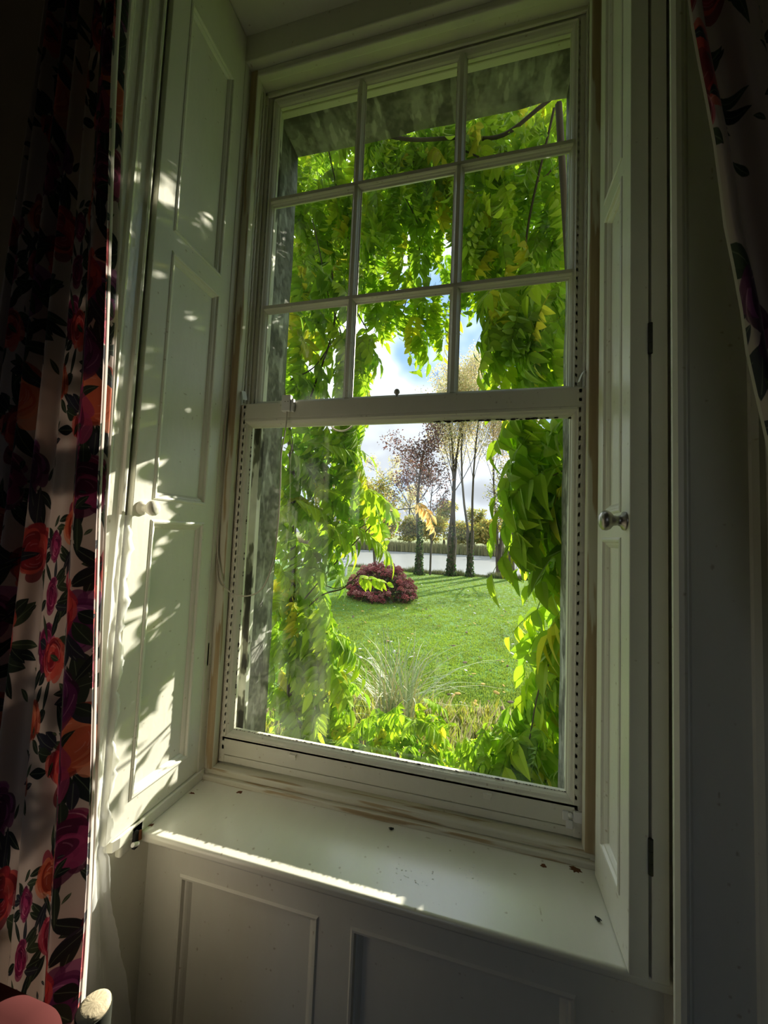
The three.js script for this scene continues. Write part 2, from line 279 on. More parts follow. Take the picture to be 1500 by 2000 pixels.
// window board
{
  const t = struct('window_sill', merged([rbox(-0.545, 0.6, -0.148, -0.126, 0.03, 0.273, 0.008)]), M.sillPaint, 'wide cream painted window sill board with rounded front edge');
  part('upstand', merged([rbox(-0.55, -0.528, -0.127, -0.097, 0.05, 0.30, 0.004), prism([[-0.55, 0.27], [-0.528, 0.27], [-0.528, 0.33], [-0.532, 0.345], [-0.55, 0.352]], -0.12, -0.097), rbox(-0.55, -0.53, -0.15, -0.118, 0.27, 0.325, 0.007)]), M.paint, t);
}
// small things on the sill
const spots = [[-0.514, 0.118, 1.0], [-0.391, 0.073, 1.2], [0.413, 0.08, 1.0], [0.482, 0.071, 1.6], [-0.525, 0.246, 0.9]];
spots.forEach(([x, z, s], i) => {
  const r = rng(50 + i), sh = new THREE.Shape(), n = 14;
  for (let k = 0; k < n; k++) { const a = k / n * 6.283, d = 0.0045 * s * (0.55 + 0.8 * r()); k ? sh.lineTo(Math.cos(a) * d * 1.7, Math.sin(a) * d) : sh.moveTo(Math.cos(a) * d * 1.7, Math.sin(a) * d); }
  const m = new THREE.Mesh(new THREE.ExtrudeGeometry(sh, { depth: 0.0008, bevelEnabled: false }).rotateX(-Math.PI / 2), M.rust); m.name = numbered('rust_flake'); m.position.set(x, -0.1262, z); m.rotation.y = r() * 3; scene.add(m);
  tag(m, ['rust brown flake on the sill in the back left corner', 'dark rust flake against the bead at the left back of the sill', 'small rust flake near the back right corner, the one further left', 'larger rust flake in the back right corner of the sill', 'red brown rust spot at the front left end of the sill'][i], 'rust');
});
[[0.052, 0.08, 0.6, 'dead fly lying at the middle of the sill close to the sash'], [0.498, 0.186, 2.2, 'dead fly lying near the right end of the sill, by the shutter']].forEach(([x, z, a, l]) => {
  const f = thing('dead_fly', l, 'fly', null, [x, -0.126, z]); f.rotation.y = a;
  part('body', new THREE.SphereGeometry(0.0045, 10, 8).scale(1, 0.6, 0.6).translate(0, 0.0026, 0), M.fly, f);
  part('head', new THREE.SphereGeometry(0.0018, 8, 6).translate(0.0052, 0.002, 0), M.fly, f);
  for (const s of [-1, 1]) part('wing', new THREE.CircleGeometry(0.003, 8).scale(1.5, 0.6, 1).rotateX(-Math.PI / 2).translate(-0.003, 0.0042, 0.002 * s), M.fly, f);
});
{
  const r = rng(77), list = [];
  for (let i = 0; i < 46; i++) { const c = i % 2 ? [0.13, 0.19] : [0.265, 0.15], x = c[0] + (r() - 0.5) * 0.09, z = c[1] + (r() - 0.5) * 0.05, s = 0.0009 + 0.0022 * r() * r(); list.push(new THREE.TetrahedronGeometry(s).scale(1.6, 0.35, 1).rotateY(r() * 6).translate(x, -0.1256, z)); }
  const m = new THREE.Mesh(merged(list), M.chip); m.name = 'paint_crumbs'; scene.add(m); tag(m, 'crumbs of flaked white paint scattered on the middle of the sill', 'paint crumbs', null, 'stuff');
}
// catch at the left end of the sill
{
  const t = thing('shutter_catch', 'small dark iron catch with a white peg at the left end of the sill', 'catch', null, [-0.522, -0.126, 0.29]);
  part('plate', merged([rbox(-0.008, 0.002, -0.022, 0.016, -0.006, 0.006, 0.002)]), M.dark, t);
  part('peg', new THREE.CylinderGeometry(0.005, 0.005, 0.016, 10).rotateX(1.1).translate(0.005, -0.006, 0.008), M.plastic, t);
  part('stub', new THREE.CylinderGeometry(0.003, 0.004, 0.02, 8).translate(0.004, 0.006, -0.006), M.rust, t);
}

// ---------------------------------------------------------------- sash window
const HW = 0.475, GH = 0.951;
{
  const win = struct('window_1', null, null, 'tall white painted sash window, small panes above and one large pane below');
  // fixed box frame: linings, pulley stiles, parting beads, head
  const fr = [];
  for (const s of [-1, 1]) {
    const b = (x0, x1, y0, y1, z0, z1, r = 0.002) => fr.push(rbox(Math.min(s * x0, s * x1), Math.max(s * x0, s * x1), y0, y1, z0, z1, r));
    b(0.517, 0.62, -0.15, 2.26, -0.088, 0.05);               // pulley stile
    b(0.508, 0.52, -0.09, 2.15, -0.026, -0.018);             // parting bead
    b(0.532, 0.62, -0.126, 2.26, 0.048, 0.078, 0.004);       // inner lining
  }
  fr.push(rbox(-0.62, 0.62, 2.15, 2.27, -0.088, 0.078, 0.004), rbox(-0.52, 0.52, 2.135, 2.16, -0.026, -0.018), rbox(-0.52, 0.52, 2.125, 2.16, -0.092, -0.07), rbox(-0.62, 0.62, -0.16, -0.094, -0.06, 0.03));
  part('box_frame', merged(fr), M.sash, win);
  for (const s of [-1, 1]) part('outer_lining', merged([rbox(s > 0 ? 0.487 : -0.62, s > 0 ? 0.62 : -0.487, -0.15, 2.26, -0.092, -0.07, 0.002)]), M.peel, win);
  for (const s of [-1, 1]) part('staff_bead', merged([rbox(s > 0 ? 0.504 : -0.532, s > 0 ? 0.532 : -0.504, -0.1, 2.15, 0.024, 0.052, 0.006)]), M.worn, win);
  part('staff_bead', merged([rbox(-0.532, 0.532, 2.128, 2.152, 0.024, 0.05, 0.006)]), M.sash, win);
  part('sill_bead', merged([rbox(-0.545, 0.545, -0.113, -0.092, 0.022, 0.05, 0.006), rbox(-0.545, 0.545, -0.128, -0.112, 0.022, 0.06, 0.004)]), (() => { const m = M.worn.clone(); m.map = wornTex.clone(); m.map.rotation = Math.PI / 2; m.map.needsUpdate = true; return m; })(), win);
  // moulding profile round a pane opening: [inset outwards negative, z relative to glass]
  const ov = (zi, zo) => [[-0.02, zo], [-0.013, zo], [-0.011, zo - 0.003], [-0.006, zo - 0.006], [-0.002, zi + 0.006], [0.0, zi], [0.002, zi - 0.002], [0.002, zi - 0.012], [-0.02, zi - 0.018]];
  // lower sash
  const ls = [];
  ls.push(rbox(-0.516, -HW - 0.012, -0.09, 1.02, -0.018, 0.021), rbox(HW + 0.012, 0.516, -0.09, 1.02, -0.018, 0.021), rbox(-0.5, 0.5, -0.0895, -0.069, -0.018, 0.0195, 0.002), rbox(-0.5, 0.5, -0.067, -0.012, -0.018, 0.021, 0.003), rbox(-0.5, 0.5, GH + 0.02, 1.022, -0.018, 0.021, 0.003), rbox(-0.5, 0.5, GH + 0.008, GH + 0.034, -0.018, 0.014, 0.003));
  ls.push(mitre(-HW, HW, 0, GH, ov(0.003, 0.021)));
  const low = part('lower_sash', merged(ls), M.sash, win);
  const sheetGlass = (x0, x1, y0, y1, z) => metricUV(new THREE.PlaneGeometry(x1 - x0, y1 - y0).translate((x0 + x1) / 2, (y0 + y1) / 2, z));
  part('pane', sheetGlass(-HW - 0.004, HW + 0.004, -0.004, GH + 0.004, -0.002), M.glass, low);
  // line of black mould along the foot of the pane
  { const r = rng(5), g = []; for (let i = 0; i < 120; i++) { const x = lerp(-HW, HW, (i + r()) / 120), s = 0.0007 + 0.0028 * r() * r() * r(); g.push(new THREE.IcosahedronGeometry(s, 0).scale(2.6, 0.9, 0.8).translate(x, 0.001 + 0.002 * r(), 0.002)); } for (let i = 0; i < 60; i++) { const s = 0.001 + 0.003 * r() * r(); g.push(new THREE.IcosahedronGeometry(s, 0).scale(0.8, 2, 0.8).translate(-HW + 0.001, r() * GH, 0.002)); } for (let i = 0; i < 60; i++) { const s = 0.001 + 0.0022 * r(); g.push(new THREE.IcosahedronGeometry(s, 0).scale(2.8, 0.9, 0.8).translate(lerp(0.1, HW, r()), GH - 0.001 - 0.004 * r(), 0.003)); }
    const m = part('mould_line', merged(g), M.mould, low); m.userData.kind = 'stuff'; m.userData.label = 'line of black mould along the edge of the pane'; }
  for (const x of [-0.258, 0.286]) part('sash_lift', merged([rbox(x - 0.011, x + 0.011, -0.028, -0.0245, 0.02, 0.027, 0.001), rbox(x - 0.011, x + 0.011, -0.0315, -0.0245, 0.026, 0.029, 0.001), rbox(x - 0.009, x + 0.009, -0.042, -0.024, 0.0195, 0.0225, 0.001)]), M.ceramic, low);
  { const k = part('sash_fastener', new THREE.LatheGeometry([[0.009, 0], [0.009, 0.004], [0.004, 0.007], [0.004, 0.012], [0.0085, 0.017], [0.0085, 0.023], [0.005, 0.028], [0, 0.029]].map((p) => new THREE.Vector2(...p)), 14).translate(0.003, 1.021, 0.005), M.nickel, low); k.userData.label = 'small metal fastener knob standing on the meeting rail'; }
  { const k = part('sash_lock', merged([rbox(0.462, 0.476, -0.05, -0.03, 0.02, 0.028, 0.002), rbox(0.486, 0.512, -0.05, -0.026, 0.02, 0.03, 0.003), rbox(0.47, 0.49, -0.043, -0.035, 0.021, 0.026, 0.002), new THREE.SphereGeometry(0.0055, 10, 8).translate(0.479, -0.036, 0.027), rbox(0.47, 0.486, -0.07, -0.05, 0.02, 0.024, 0.001)]), M.plastic, low); k.userData.label = 'painted sash stop lock at the lower right corner'; }
  // upper sash
  const zu = -0.047, cols = [-0.1686, 0.1605], rows = [1.3721, 1.7565], T = 2.1158, B = 1.05, us = [];
  us.push(rbox(-0.516, -HW - 0.012, 1.0, 2.15, zu - 0.018, zu + 0.02), rbox(HW + 0.012, 0.516, 1.0, 2.15, zu - 0.018, zu + 0.02), rbox(-0.5, 0.5, T + 0.012, 2.152, zu - 0.018, zu + 0.02), rbox(-0.5, 0.5, 0.99, B - 0.008, zu - 0.018, zu + 0.02));
  us.push(mitre(-HW, HW, B, T, ov(0.003, 0.02)).translate(0, 0, zu));
  const up = part('upper_sash', merged(us), M.sash, win);
  const bar = (len) => { const s = new THREE.Shape([[-0.0165, 0], [-0.0165, 0.0025], [-0.0125, 0.005], [-0.011, 0.009], [-0.0085, 0.0115], [-0.0075, 0.0155], [-0.0055, 0.0185], [0.0055, 0.0185], [0.0075, 0.0155], [0.0085, 0.0115], [0.011, 0.009], [0.0125, 0.005], [0.0165, 0.0025], [0.0165, 0], [0.006, -0.014], [-0.006, -0.014]].map((p) => new THREE.Vector2(...p))); return new THREE.ExtrudeGeometry(s, { depth: len, bevelEnabled: false }).translate(0, 0, -len / 2); };
  for (const x of cols) part('glazing_bar', merged([bar(T - B + 0.01).rotateX(Math.PI / 2).translate(x, (T + B) / 2, zu)]), M.sash, up);
  for (const y of rows) part('glazing_bar', merged([bar(2 * HW + 0.01).rotateY(Math.PI / 2).rotateX(Math.PI / 2).translate(0, y, zu)]), M.sash, up);
  const xs = [-HW - 0.004, ...cols, HW + 0.004], ys = [B - 0.004, ...rows, T + 0.004];
  for (let j = 0; j < 3; j++) for (let i = 0; i < 3; i++) part('pane', sheetGlass(xs[i] + (i ? 0.003 : 0), xs[i + 1] - (i < 2 ? 0.003 : 0), ys[j] + (j ? 0.003 : 0), ys[j + 1] - (j < 2 ? 0.003 : 0), zu - 0.002), M.glass, up);
  // sash cords in the left and right channels
  for (const s of [-1, 1]) {
    const g = [], n = 90, r = 0.0022; for (let k = 0; k < 3; k++) { const pts = []; for (let i = 0; i <= n; i++) { const a = i * 0.7 + k * 2.094; pts.push([s * (0.508 + r * 0.8 * Math.cos(a)), lerp(1.03, 2.12, i / n), 0.006 + r * 0.8 * Math.sin(a)]); } g.push(tube(pts, r * 0.7, 150, 4)); }
    part('sash_cord', merged(g), M.cable, win);
  }
  // ragged end of paint-stiffened tape where each cord meets the sash
  { const lb = (s) => { const pts = []; for (let i = 0; i <= 8; i++) { const t = i / 8; pts.push([s * (0.516 - 0.03 * t), 1.062 - 0.03 * t * t + 0.012 * Math.sin(t * 3), 0.012 + 0.02 * t]); } const pos = []; for (let i = 0; i < 8; i++) { const a = pts[i], b = pts[i + 1], w = 0.011; pos.push(a[0], a[1], a[2] - w, b[0], b[1], b[2] - w, b[0], b[1] - 0.006, b[2] + w, a[0], a[1], a[2] - w, b[0], b[1] - 0.006, b[2] + w, a[0], a[1] - 0.006, a[2] + w); } const g = new THREE.BufferGeometry(); g.setAttribute('position', new THREE.Float32BufferAttribute(pos, 3)); g.computeVertexNormals(); return g; };
    const m = M.chip.clone(); m.side = THREE.DoubleSide; for (const s of [-1, 1]) part('curled_tape', metricUV(lb(s)), m, win); }
}
// alarm contact on the meeting rail and its wire
{
  const t = thing('contact_sensor', 'small white plastic alarm contact on the left of the meeting rail', 'sensor', null, [-0.337, 1.005, 0.022]);
  part('case', merged([rbox(-0.017, 0.013, -0.018, 0.034, 0, 0.016, 0.003)]), M.plastic, t);
  part('cover', merged([rbox(0.014, 0.022, -0.018, 0.022, 0, 0.012, 0.002)]), M.plastic, t);
  for (const x of [-0.004, 0.006]) part('screw', new THREE.CylinderGeometry(0.0013, 0.0013, 0.001, 8).rotateX(Math.PI / 2).translate(x, 0.012, 0.0165), M.dark, t);
  const w = new THREE.Mesh(mergeGeometries([tube([[-0.336, 0.99, 0.032], [-0.338, 0.94, 0.03], [-0.349, 0.86, 0.028], [-0.345, 0.74, 0.03], [-0.344, 0.62, 0.034], [-0.352, 0.51, 0.04], [-0.385, 0.437, 0.044], [-0.435, 0.418, 0.05], [-0.487, 0.433, 0.056], [-0.523, 0.52, 0.06], [-0.533, 0.65, 0.062], [-0.537, 0.80, 0.064], [-0.53, 0.93, 0.064], [-0.532, 1.02, 0.06]], 0.0022, 140, 6), tube([[-0.487, 0.433, 0.056], [-0.52, 0.46, 0.058], [-0.530, 0.56, 0.06], [-0.535, 0.70, 0.062], [-0.53, 0.85, 0.066], [-0.527, 0.99, 0.062]], 0.0018, 80, 6)]), M.cable);
  w.name = 'alarm_wire'; scene.add(w); tag(w, 'thin pale wire hanging in a loop from the alarm contact to the left frame', 'wire');
}
{
  const pts = []; for (let i = 0; i <= 16; i++) { const a = Math.PI * i / 16; pts.push([-0.178 + 0.035 * Math.cos(Math.PI + a) * 1.0, 0.963 - 0.024 * Math.sin(a), -0.03]); }
  const m = new THREE.Mesh(tube(pts, 0.0035, 32, 8), M.nickel); m.name = 'pull_ring'; scene.add(m); tag(m, 'half ring of metal hanging below the meeting rail outside the glass', 'pull ring');
}

// ---------------------------------------------------------------- shutters
function knob(mat, r) { return new THREE.LatheGeometry([[0.019, 0], [0.019, 0.004], [0.012, 0.008], [0.0095, 0.014], [0.011, 0.022], [0.018, 0.028], [0.0205, 0.034], [0.0195, 0.041], [0.014, 0.046], [0.0125, 0.0455], [0.010, 0.048], [0, 0.049]].map((p) => new THREE.Vector2(p[0] * r, p[1] * r)), 28).rotateX(Math.PI / 2); }
function shutterLeaf(name, label, w, h, holes, thick, mat) {   // local: x across, y up, face towards +z
  const t = thing(name, label, 'shutter');
  const s = new THREE.Shape([[0, 0], [w, 0], [w, h], [0, h]].map((p) => new THREE.Vector2(...p)));
  for (const [x0, x1, y0, y1] of holes) { const p = new THREE.Path([[x0, y0], [x0, y1], [x1, y1], [x1, y0]].map((q) => new THREE.Vector2(...q))); s.holes.push(p); }
  part('frame', merged([new THREE.ExtrudeGeometry(s, { depth: thick - 0.003, bevelEnabled: true, bevelSize: 0.0015, bevelThickness: 0.0015, bevelOffset: -0.0015, bevelSegments: 2 }).translate(0, 0, -thick + 0.0015)]), mat, t);
  for (const [x0, x1, y0, y1] of holes) {
    const p = part('panel', merged([box(x0 - 0.004, x1 + 0.004, y0 - 0.004, y1 + 0.004, -thick + 0.004, -0.0105)]), mat, t);
    part('moulding', merged([mitre(x0, x1, y0, y1, [[-0.003, -0.001], [-0.002, 0.0015], [0.002, 0.003], [0.006, 0.002], [0.0075, -0.001], [0.009, -0.003], [0.013, -0.004], [0.018, -0.008], [0.0195, -0.0105]])]), mat, p);
  }
  return t;
}
{
  const y0 = -0.095, h = 2.235 - y0, z1 = 0.362, w = 0.295, hl = [[-0.03, 0.631], [0.686, 1.325], [1.383, 2.03]].map(([a, b]) => [z1 - 0.305, 0, a, b]);
  const holes = hl.map(([, , a, b]) => [z1 - 0.305, z1 - 0.122, a - y0, b - y0]);
  const t = shutterLeaf('window_shutter', 'white three-panelled shutter folded flat against the left side of the recess', w, h, holes, 0.015, M.paint);
  t.rotation.y = Math.PI / 2; t.position.set(-0.535, y0, z1);
  const k = part('knob', knob(M.ceramic, 0.9).translate(0.026, 0.66 - y0, 0), M.ceramic, t); k.userData.label = 'cream turned knob';
  for (const y of [0.3, 1.9]) part('hinge', merged([rbox(0.29, 0.3, y, y + 0.07, -0.006, 0.003, 0.002)]), M.paint, t);
}
{
  const y0 = -0.123, h = 2.235 - y0, z1 = 0.28, w = 0.205, zz = (z) => w - (z1 - z);
  const holes = [[-0.03, 0.631], [0.686, 1.385], [1.43, 2.03]].map(([a, b]) => [zz(0.115), zz(0.232), a - y0, b - y0]);
  const t = shutterLeaf('window_shutter', 'front leaf of the right shutter, pale panelled face turned to the window', w, h, holes, 0.031, M.paint);
  t.rotation.y = -Math.PI / 2; t.position.set(0.521, y0, z1 - w);
  const k = part('knob', knob(M.nickel, 0.95).translate(zz(0.257), 0.665 - y0, 0), M.nickel, t); k.userData.label = 'dull metal turned knob';
  for (const y of [0.99, 0.06]) { const g = []; for (let i = 0; i < 3; i++) g.push(new THREE.CylinderGeometry(0.004, 0.004, 0.019, 10).translate(0, i * 0.02, 0)); part('hinge', merged(g).translate(w + 0.002, y - y0, -0.033), M.darkWood, t); }
  const t2 = shutterLeaf('window_shutter', 'rear leaf of the right shutter folded behind the front leaf, a dark edge', w, h, holes.map((q) => [...q]), 0.027, M.paint);
  t2.rotation.y = -Math.PI / 2; t2.position.set(0.5565, y0, z1 - w);
}

// ---------------------------------------------------------------- torn clear sheet hung on the left architrave
{
  const NY = 120, NX = 14, pos = [], uv = [], idx = [], r = rng(31);
  const jag = []; for (let j = 0; j <= NY; j++) jag.push((r() - 0.5) * 0.012 + 0.006 * Math.sin(j * 0.7));
  for (let j = 0; j <= NY; j++) for (let i = 0; i <= NX; i++) {
    const v = j / NY, y = lerp(0.64, FLOOR + 0.02, v), u = i / NX, flare = sstep(-0.1, -0.55, y);
    const zin = lerp(0.366, 0.30, flare) + jag[j] * (y > -0.1 ? 1 : 0.2), zout = lerp(0.414, 0.43, flare), z = lerp(zout, zin, u);
    const rip = 0.004 * Math.sin(u * 9 + 2 * Math.sin(y * 4)) + 0.006 * (vnoise3(z * 60, y * 14, 3) - 0.5) + 0.012 * flare * Math.sin(u * 7 + y * 3);
    pos.push(-0.519 + rip + flare * 0.035 * u, y, z); uv.push(z, y);
  }
  for (let j = 0; j < NY; j++) for (let i = 0; i < NX; i++) { if (i === NX - 1 && hash(j, 3, 9) > 0.62 && j < 56) continue; const a = j * (NX + 1) + i; idx.push(a, a + NX + 1, a + 1, a + 1, a + NX + 1, a + NX + 2); }
  const g = new THREE.BufferGeometry(); g.setAttribute('position', new THREE.Float32BufferAttribute(pos, 3)); g.setAttribute('uv', new THREE.Float32BufferAttribute(uv, 2)); g.setIndex(idx); g.computeVertexNormals();
  const m = new THREE.Mesh(g, M.sheet); m.name = 'plastic_sheet'; scene.add(m); tag(m, 'torn translucent plastic sheet hanging down the left architrave to the floor', 'plastic sheet');
}

// ---------------------------------------------------------------- curtains
function curtain(label, inner, outer, folds, seed, z0, amp, side) {
  const t = thing('curtain', label, 'curtain');
  const NU = 150, NV = 70, ytop = CEIL - 0.01, ybot = FLOOR + 0.01, mk = (off, fold) => {
    const pos = [], uv = [], idx = [], cloth = 1.15;
    for (let j = 0; j <= NV; j++) for (let i = 0; i <= NU; i++) {
      const v = j / NV, u = i / NU, y = lerp(ytop, ybot, v), xi = inner(y), xo = outer(y), ph = u * folds * 6.283 + 0.8 * Math.sin(u * 5 + seed) + 0.5 * Math.sin(y * 1.3 + u * 9 + seed);
      const a = amp * (0.75 + 0.4 * Math.sin(u * 7 + seed * 2)), x = lerp(xi, xo, u) + 0.35 * a * Math.sin(ph * 2) * Math.sin(Math.PI * clamp(u * 8)) , z = z0 + a * Math.cos(ph) + 0.25 * a * Math.cos(ph * 2.3 + y);
      pos.push(x, y, z + off); uv.push(u * cloth * side, y + seed * 0.13);
    }
    for (let j = 0; j < NV; j++) for (let i = 0; i < NU; i++) { const a = j * (NU + 1) + i; side > 0 ? idx.push(a, a + NU + 1, a + 1, a + 1, a + NU + 1, a + NU + 2) : idx.push(a, a + 1, a + NU + 1, a + 1, a + NU + 2, a + NU + 1); }
    const g = new THREE.BufferGeometry(); g.setAttribute('position', new THREE.Float32BufferAttribute(pos, 3)); g.setAttribute('uv', new THREE.Float32BufferAttribute(uv, 2)); g.setIndex(idx); g.computeVertexNormals(); return g;
  };
  part('face_cloth', mk(0.0025), M.floral, t); part('lining', mk(-0.0025), M.lining, t);
  return t;
}
const pw = (pts) => (y) => { for (let i = 0; i + 1 < pts.length; i++) if (y >= pts[i + 1][0] || i + 2 === pts.length) { const t = clamp((pts[i][0] - y) / (pts[i][0] - pts[i + 1][0])); return lerp(pts[i][1], pts[i + 1][1], t * t * (3 - 2 * t) * 0.5 + t * 0.5); } };
curtain('dark floral curtain with purple and crimson roses hanging left of the window', pw([[2.75, -0.515], [1.66, -0.472], [0.78, -0.425], [-0.11, -0.368], [-0.95, -0.34]]), pw([[2.75, -0.60], [1.7, -0.65], [0.78, -0.70], [-0.2, -0.80], [-0.95, -0.86]]), 6.3, 1.3, 0.535, 0.027, -1);
curtain('paler floral curtain drawn back at the upper right of the window', pw([[2.75, 0.40], [1.33, 0.487], [1.04, 0.523], [0.88, 0.545], [0.705, 0.572], [0.3, 0.66], [-0.95, 0.68]]), pw([[2.75, 0.98], [1.2, 0.96], [0.5, 0.93], [0.3, 0.92], [-0.95, 0.98]]), 7.4, 4.7, 0.55, 0.026, 1);

// ---------------------------------------------------------------- chair at the lower left
{
  const t = thing('chair', 'red upholstered chair with a pale round post top at the lower left', 'chair', null, [-0.513, FLOOR, 0.715]);
  part('backrest', (() => { const g = new RoundedBoxGeometry(0.42, 0.46, 0.13, 6, 0.05); g.translate(0.0, 0.638, -0.06); return metricUV(g); })(), M.red, t);
  part('seat', metricUV(new RoundedBoxGeometry(0.44, 0.12, 0.42, 5, 0.05).translate(0, 0.40, 0.16)), M.red, t);
  for (const s of [-1, 1]) {
    const p = part('post', new THREE.CylinderGeometry(0.0225, 0.022, 0.87, 20).translate(s * 0.243, 0.435, -0.115), M.darkWood, t);
    const c = part('post_cap', new THREE.LatheGeometry([[0, 0.006], [0.014, 0.005], [0.0205, 0.001], [0.021, -0.004], [0.0195, -0.008]].map((q) => new THREE.Vector2(...q)).reverse(), 24).translate(s * 0.243, 0.873, -0.115), M.paleWood, p); c.userData.label = 'pale worn disc on top of the post';
    part('leg', new THREE.CylinderGeometry(0.022, 0.016, 0.36, 12).translate(s * 0.2, 0.18, 0.34), M.darkWood, t);
  }
}

// ---------------------------------------------------------------- garden ground and lake
const BANK = -20.2;
{
  const g = new THREE.PlaneGeometry(90, 60, 90, 120).rotateX(-Math.PI / 2).translate(0, 0, BANK + 30 - 3.2 + 0);
  const p = g.attributes.position, uv = g.attributes.uv;
  for (let i = 0; i < p.count; i++) { let x = p.getX(i), z = p.getZ(i); z = lerp(-3.15, BANK, clamp((-3.15 - (z - 33.15 + 0)) / 1e9 + (i - (i % 91)) / 91 / 120)); z = lerp(BANK, -3.15, Math.floor(i / 91) / 120); p.setZ(i, z); p.setY(i, LAWN + 0.05 * (fbm(x * 0.5 + 50, z * 0.5 + 90, 2, 999, 999, 3) - 0.5) - 0.0 + 0.16 * sstep(-1, -9, x) * sstep(-8, -16, z)); uv.setXY(i, x / 5, z / 5); }
  g.computeVertexNormals();
  struct('lawn', g, M.lawn, 'mown green lawn running down to the lake');
  struct('ground', (() => { const q = new THREE.PlaneGeometry(16, 3.2, 60, 14).rotateX(-Math.PI / 2).translate(0, LAWN - 0.005, -1.75), pp = q.attributes.position; for (let i = 0; i < pp.count; i++) pp.setY(i, pp.getY(i) + 0.05 * (fbm(pp.getX(i) * 3 + 40, pp.getZ(i) * 3 + 40, 3, 999, 999, 5) - 0.5)); q.computeVertexNormals(); return q; })(), M.soil, 'bare soil of the flower bed below the window');
  const w = new THREE.PlaneGeometry(260, 60).rotateX(-Math.PI / 2).translate(0, LAWN - 0.42, -50); { const u = w.attributes.uv, q = w.attributes.position; for (let i = 0; i < q.count; i++) u.setXY(i, q.getX(i) / 8, q.getZ(i) / 8); }
  struct('lake', w, M.water, 'pale lake reflecting the bright sky beyond the lawn');
  struct('far_land', (() => { const q = new THREE.PlaneGeometry(400, 160, 60, 40).rotateX(-Math.PI / 2).translate(0, 0, -137), pp = q.attributes.position; for (let i = 0; i < pp.count; i++) { const z = pp.getZ(i), x = pp.getX(i); pp.setY(i, LAWN - 0.6 + 0.9 * sstep(-57, -60, z) + 5 * sstep(-80, -210, z) * fbm(x * 0.02 + 30, z * 0.02 + 30, 2, 99, 99, 6)); } q.computeVertexNormals(); return q; })(), std({ color: C(0.16, 0.19, 0.05), roughness: 1 }), 'low far shore across the lake');
  struct('bank_edge', (() => { const q = new THREE.PlaneGeometry(90, 1, 60, 1).rotateX(-Math.PI / 2 + 0.5).translate(0, LAWN - 0.2, BANK - 0.4); return q; })(), M.soil, 'earth bank where the lawn meets the lake');
}
// grass blades
function bladeTuft(n, h, wid, spread, seed, bend = 0.5) {
  const r = rng(seed), pos = [], col = [];
  for (let i = 0; i < n; i++) {
    const a = r() * 6.283, d = r() * spread, x = Math.cos(a) * d, z = Math.sin(a) * d, hh = h * (0.6 + 0.5 * r()), b = (r() - 0.2) * bend * hh, f = r() * 6.283, c = Math.cos(f) * wid, s = Math.sin(f) * wid, t = 0.75 + 0.5 * r();
    const P = (k, e) => [x + Math.cos(a) * b * k * k + c * e, hh * (k - 0.25 * bend * k * k), z + Math.sin(a) * b * k * k + s * e];
    pos.push(...P(0, -1), ...P(0, 1), ...P(0.5, 0.8), ...P(0, -1), ...P(0.5, 0.8), ...P(0.5, -0.8), ...P(0.5, -0.8), ...P(0.5, 0.8), ...P(1, 0));
    for (let k = 0; k < 9; k++) col.push(t, t, t);
  }
  const g = new THREE.BufferGeometry(); g.setAttribute('position', new THREE.Float32BufferAttribute(pos, 3)); g.setAttribute('color', new THREE.Float32BufferAttribute(col, 3)); g.computeVertexNormals(); return g;
}
const dummy = new THREE.Object3D();
function instances(name, geo, mat, list, parent) {   // list of [x, y, z, scale, ry, tint, rx, rz]
  const im = new THREE.InstancedMesh(geo, mat, list.length); im.name = name;
  list.forEach(([x, y, z, s, ry, tint, rx = 0, rz = 0], i) => { dummy.position.set(x, y, z); dummy.rotation.set(rx, ry, rz, 'YXZ'); dummy.scale.setScalar(s); dummy.updateMatrix(); im.setMatrixAt(i, dummy.matrix); im.setColorAt(i, tint); });
  im.userData.kind = 'stuff'; parent.add(im); return im;
}
{
  const r = rng(404), L = [], white = (a, b, c) => C(a, b, c);
  for (let i = 0; i < 52000; i++) {
    const z = -3.2 - 17 * Math.pow(r(), 1.5), x = lerp(-0.75 + 0.62 * z * 0.55, 0.9 - 0.30 * z, r());
    const n = fbm(x * 1.2 + 60, z * 1.2 + 60, 3, 999, 999, 12), k = 0.75 + 0.6 * n;
    L.push([x, LAWN - 0.01 + 0.05 * (fbm(x * 0.5 + 50, z * 0.5 + 90, 2, 999, 999, 3) - 0.5) + 0.16 * sstep(-1, -9, x) * sstep(-8, -16, z), z, 0.75 + 0.6 * r(), r() * 6.28, white(0.215 * k + 0.045 * r(), 0.335 * k, 0.04)]);
  }
  const im = instances('grass', bladeTuft(7, 0.05, 0.004, 0.045, 9), phys({ roughness: 1, transmission: 0.4, vertexColors: true, side: THREE.DoubleSide, color: C(1, 1, 1), specularIntensity: 0.4 }), L, scene);
  tag(im, 'short green blades of grass standing on the lawn', 'grass', null, 'stuff');
  const F = []; for (let i = 0; i < 420; i++) { const z = -3.6 - 15 * Math.pow(r(), 1.3), x = lerp(-0.5 + 0.34 * z, 0.8 - 0.28 * z, r()), k = r(); F.push([x, LAWN + 0.045, z, 0.5 + 0.8 * r(), r() * 6.28, k < 0.3 ? C(0.5, 0.5, 0.42) : k < 0.65 ? C(0.09, 0.06, 0.03) : C(0.4, 0.27, 0.06), (r() - 0.5) * 0.8, (r() - 0.5) * 0.8]); }
  const fl = instances('fallen_leaves', new THREE.SphereGeometry(0.04, 6, 4).scale(1, 0.12, 0.6), std({ roughness: 1 }), F, scene); tag(fl, 'fallen brown and pale leaves scattered over the lawn', 'fallen leaves', null, 'stuff');
}

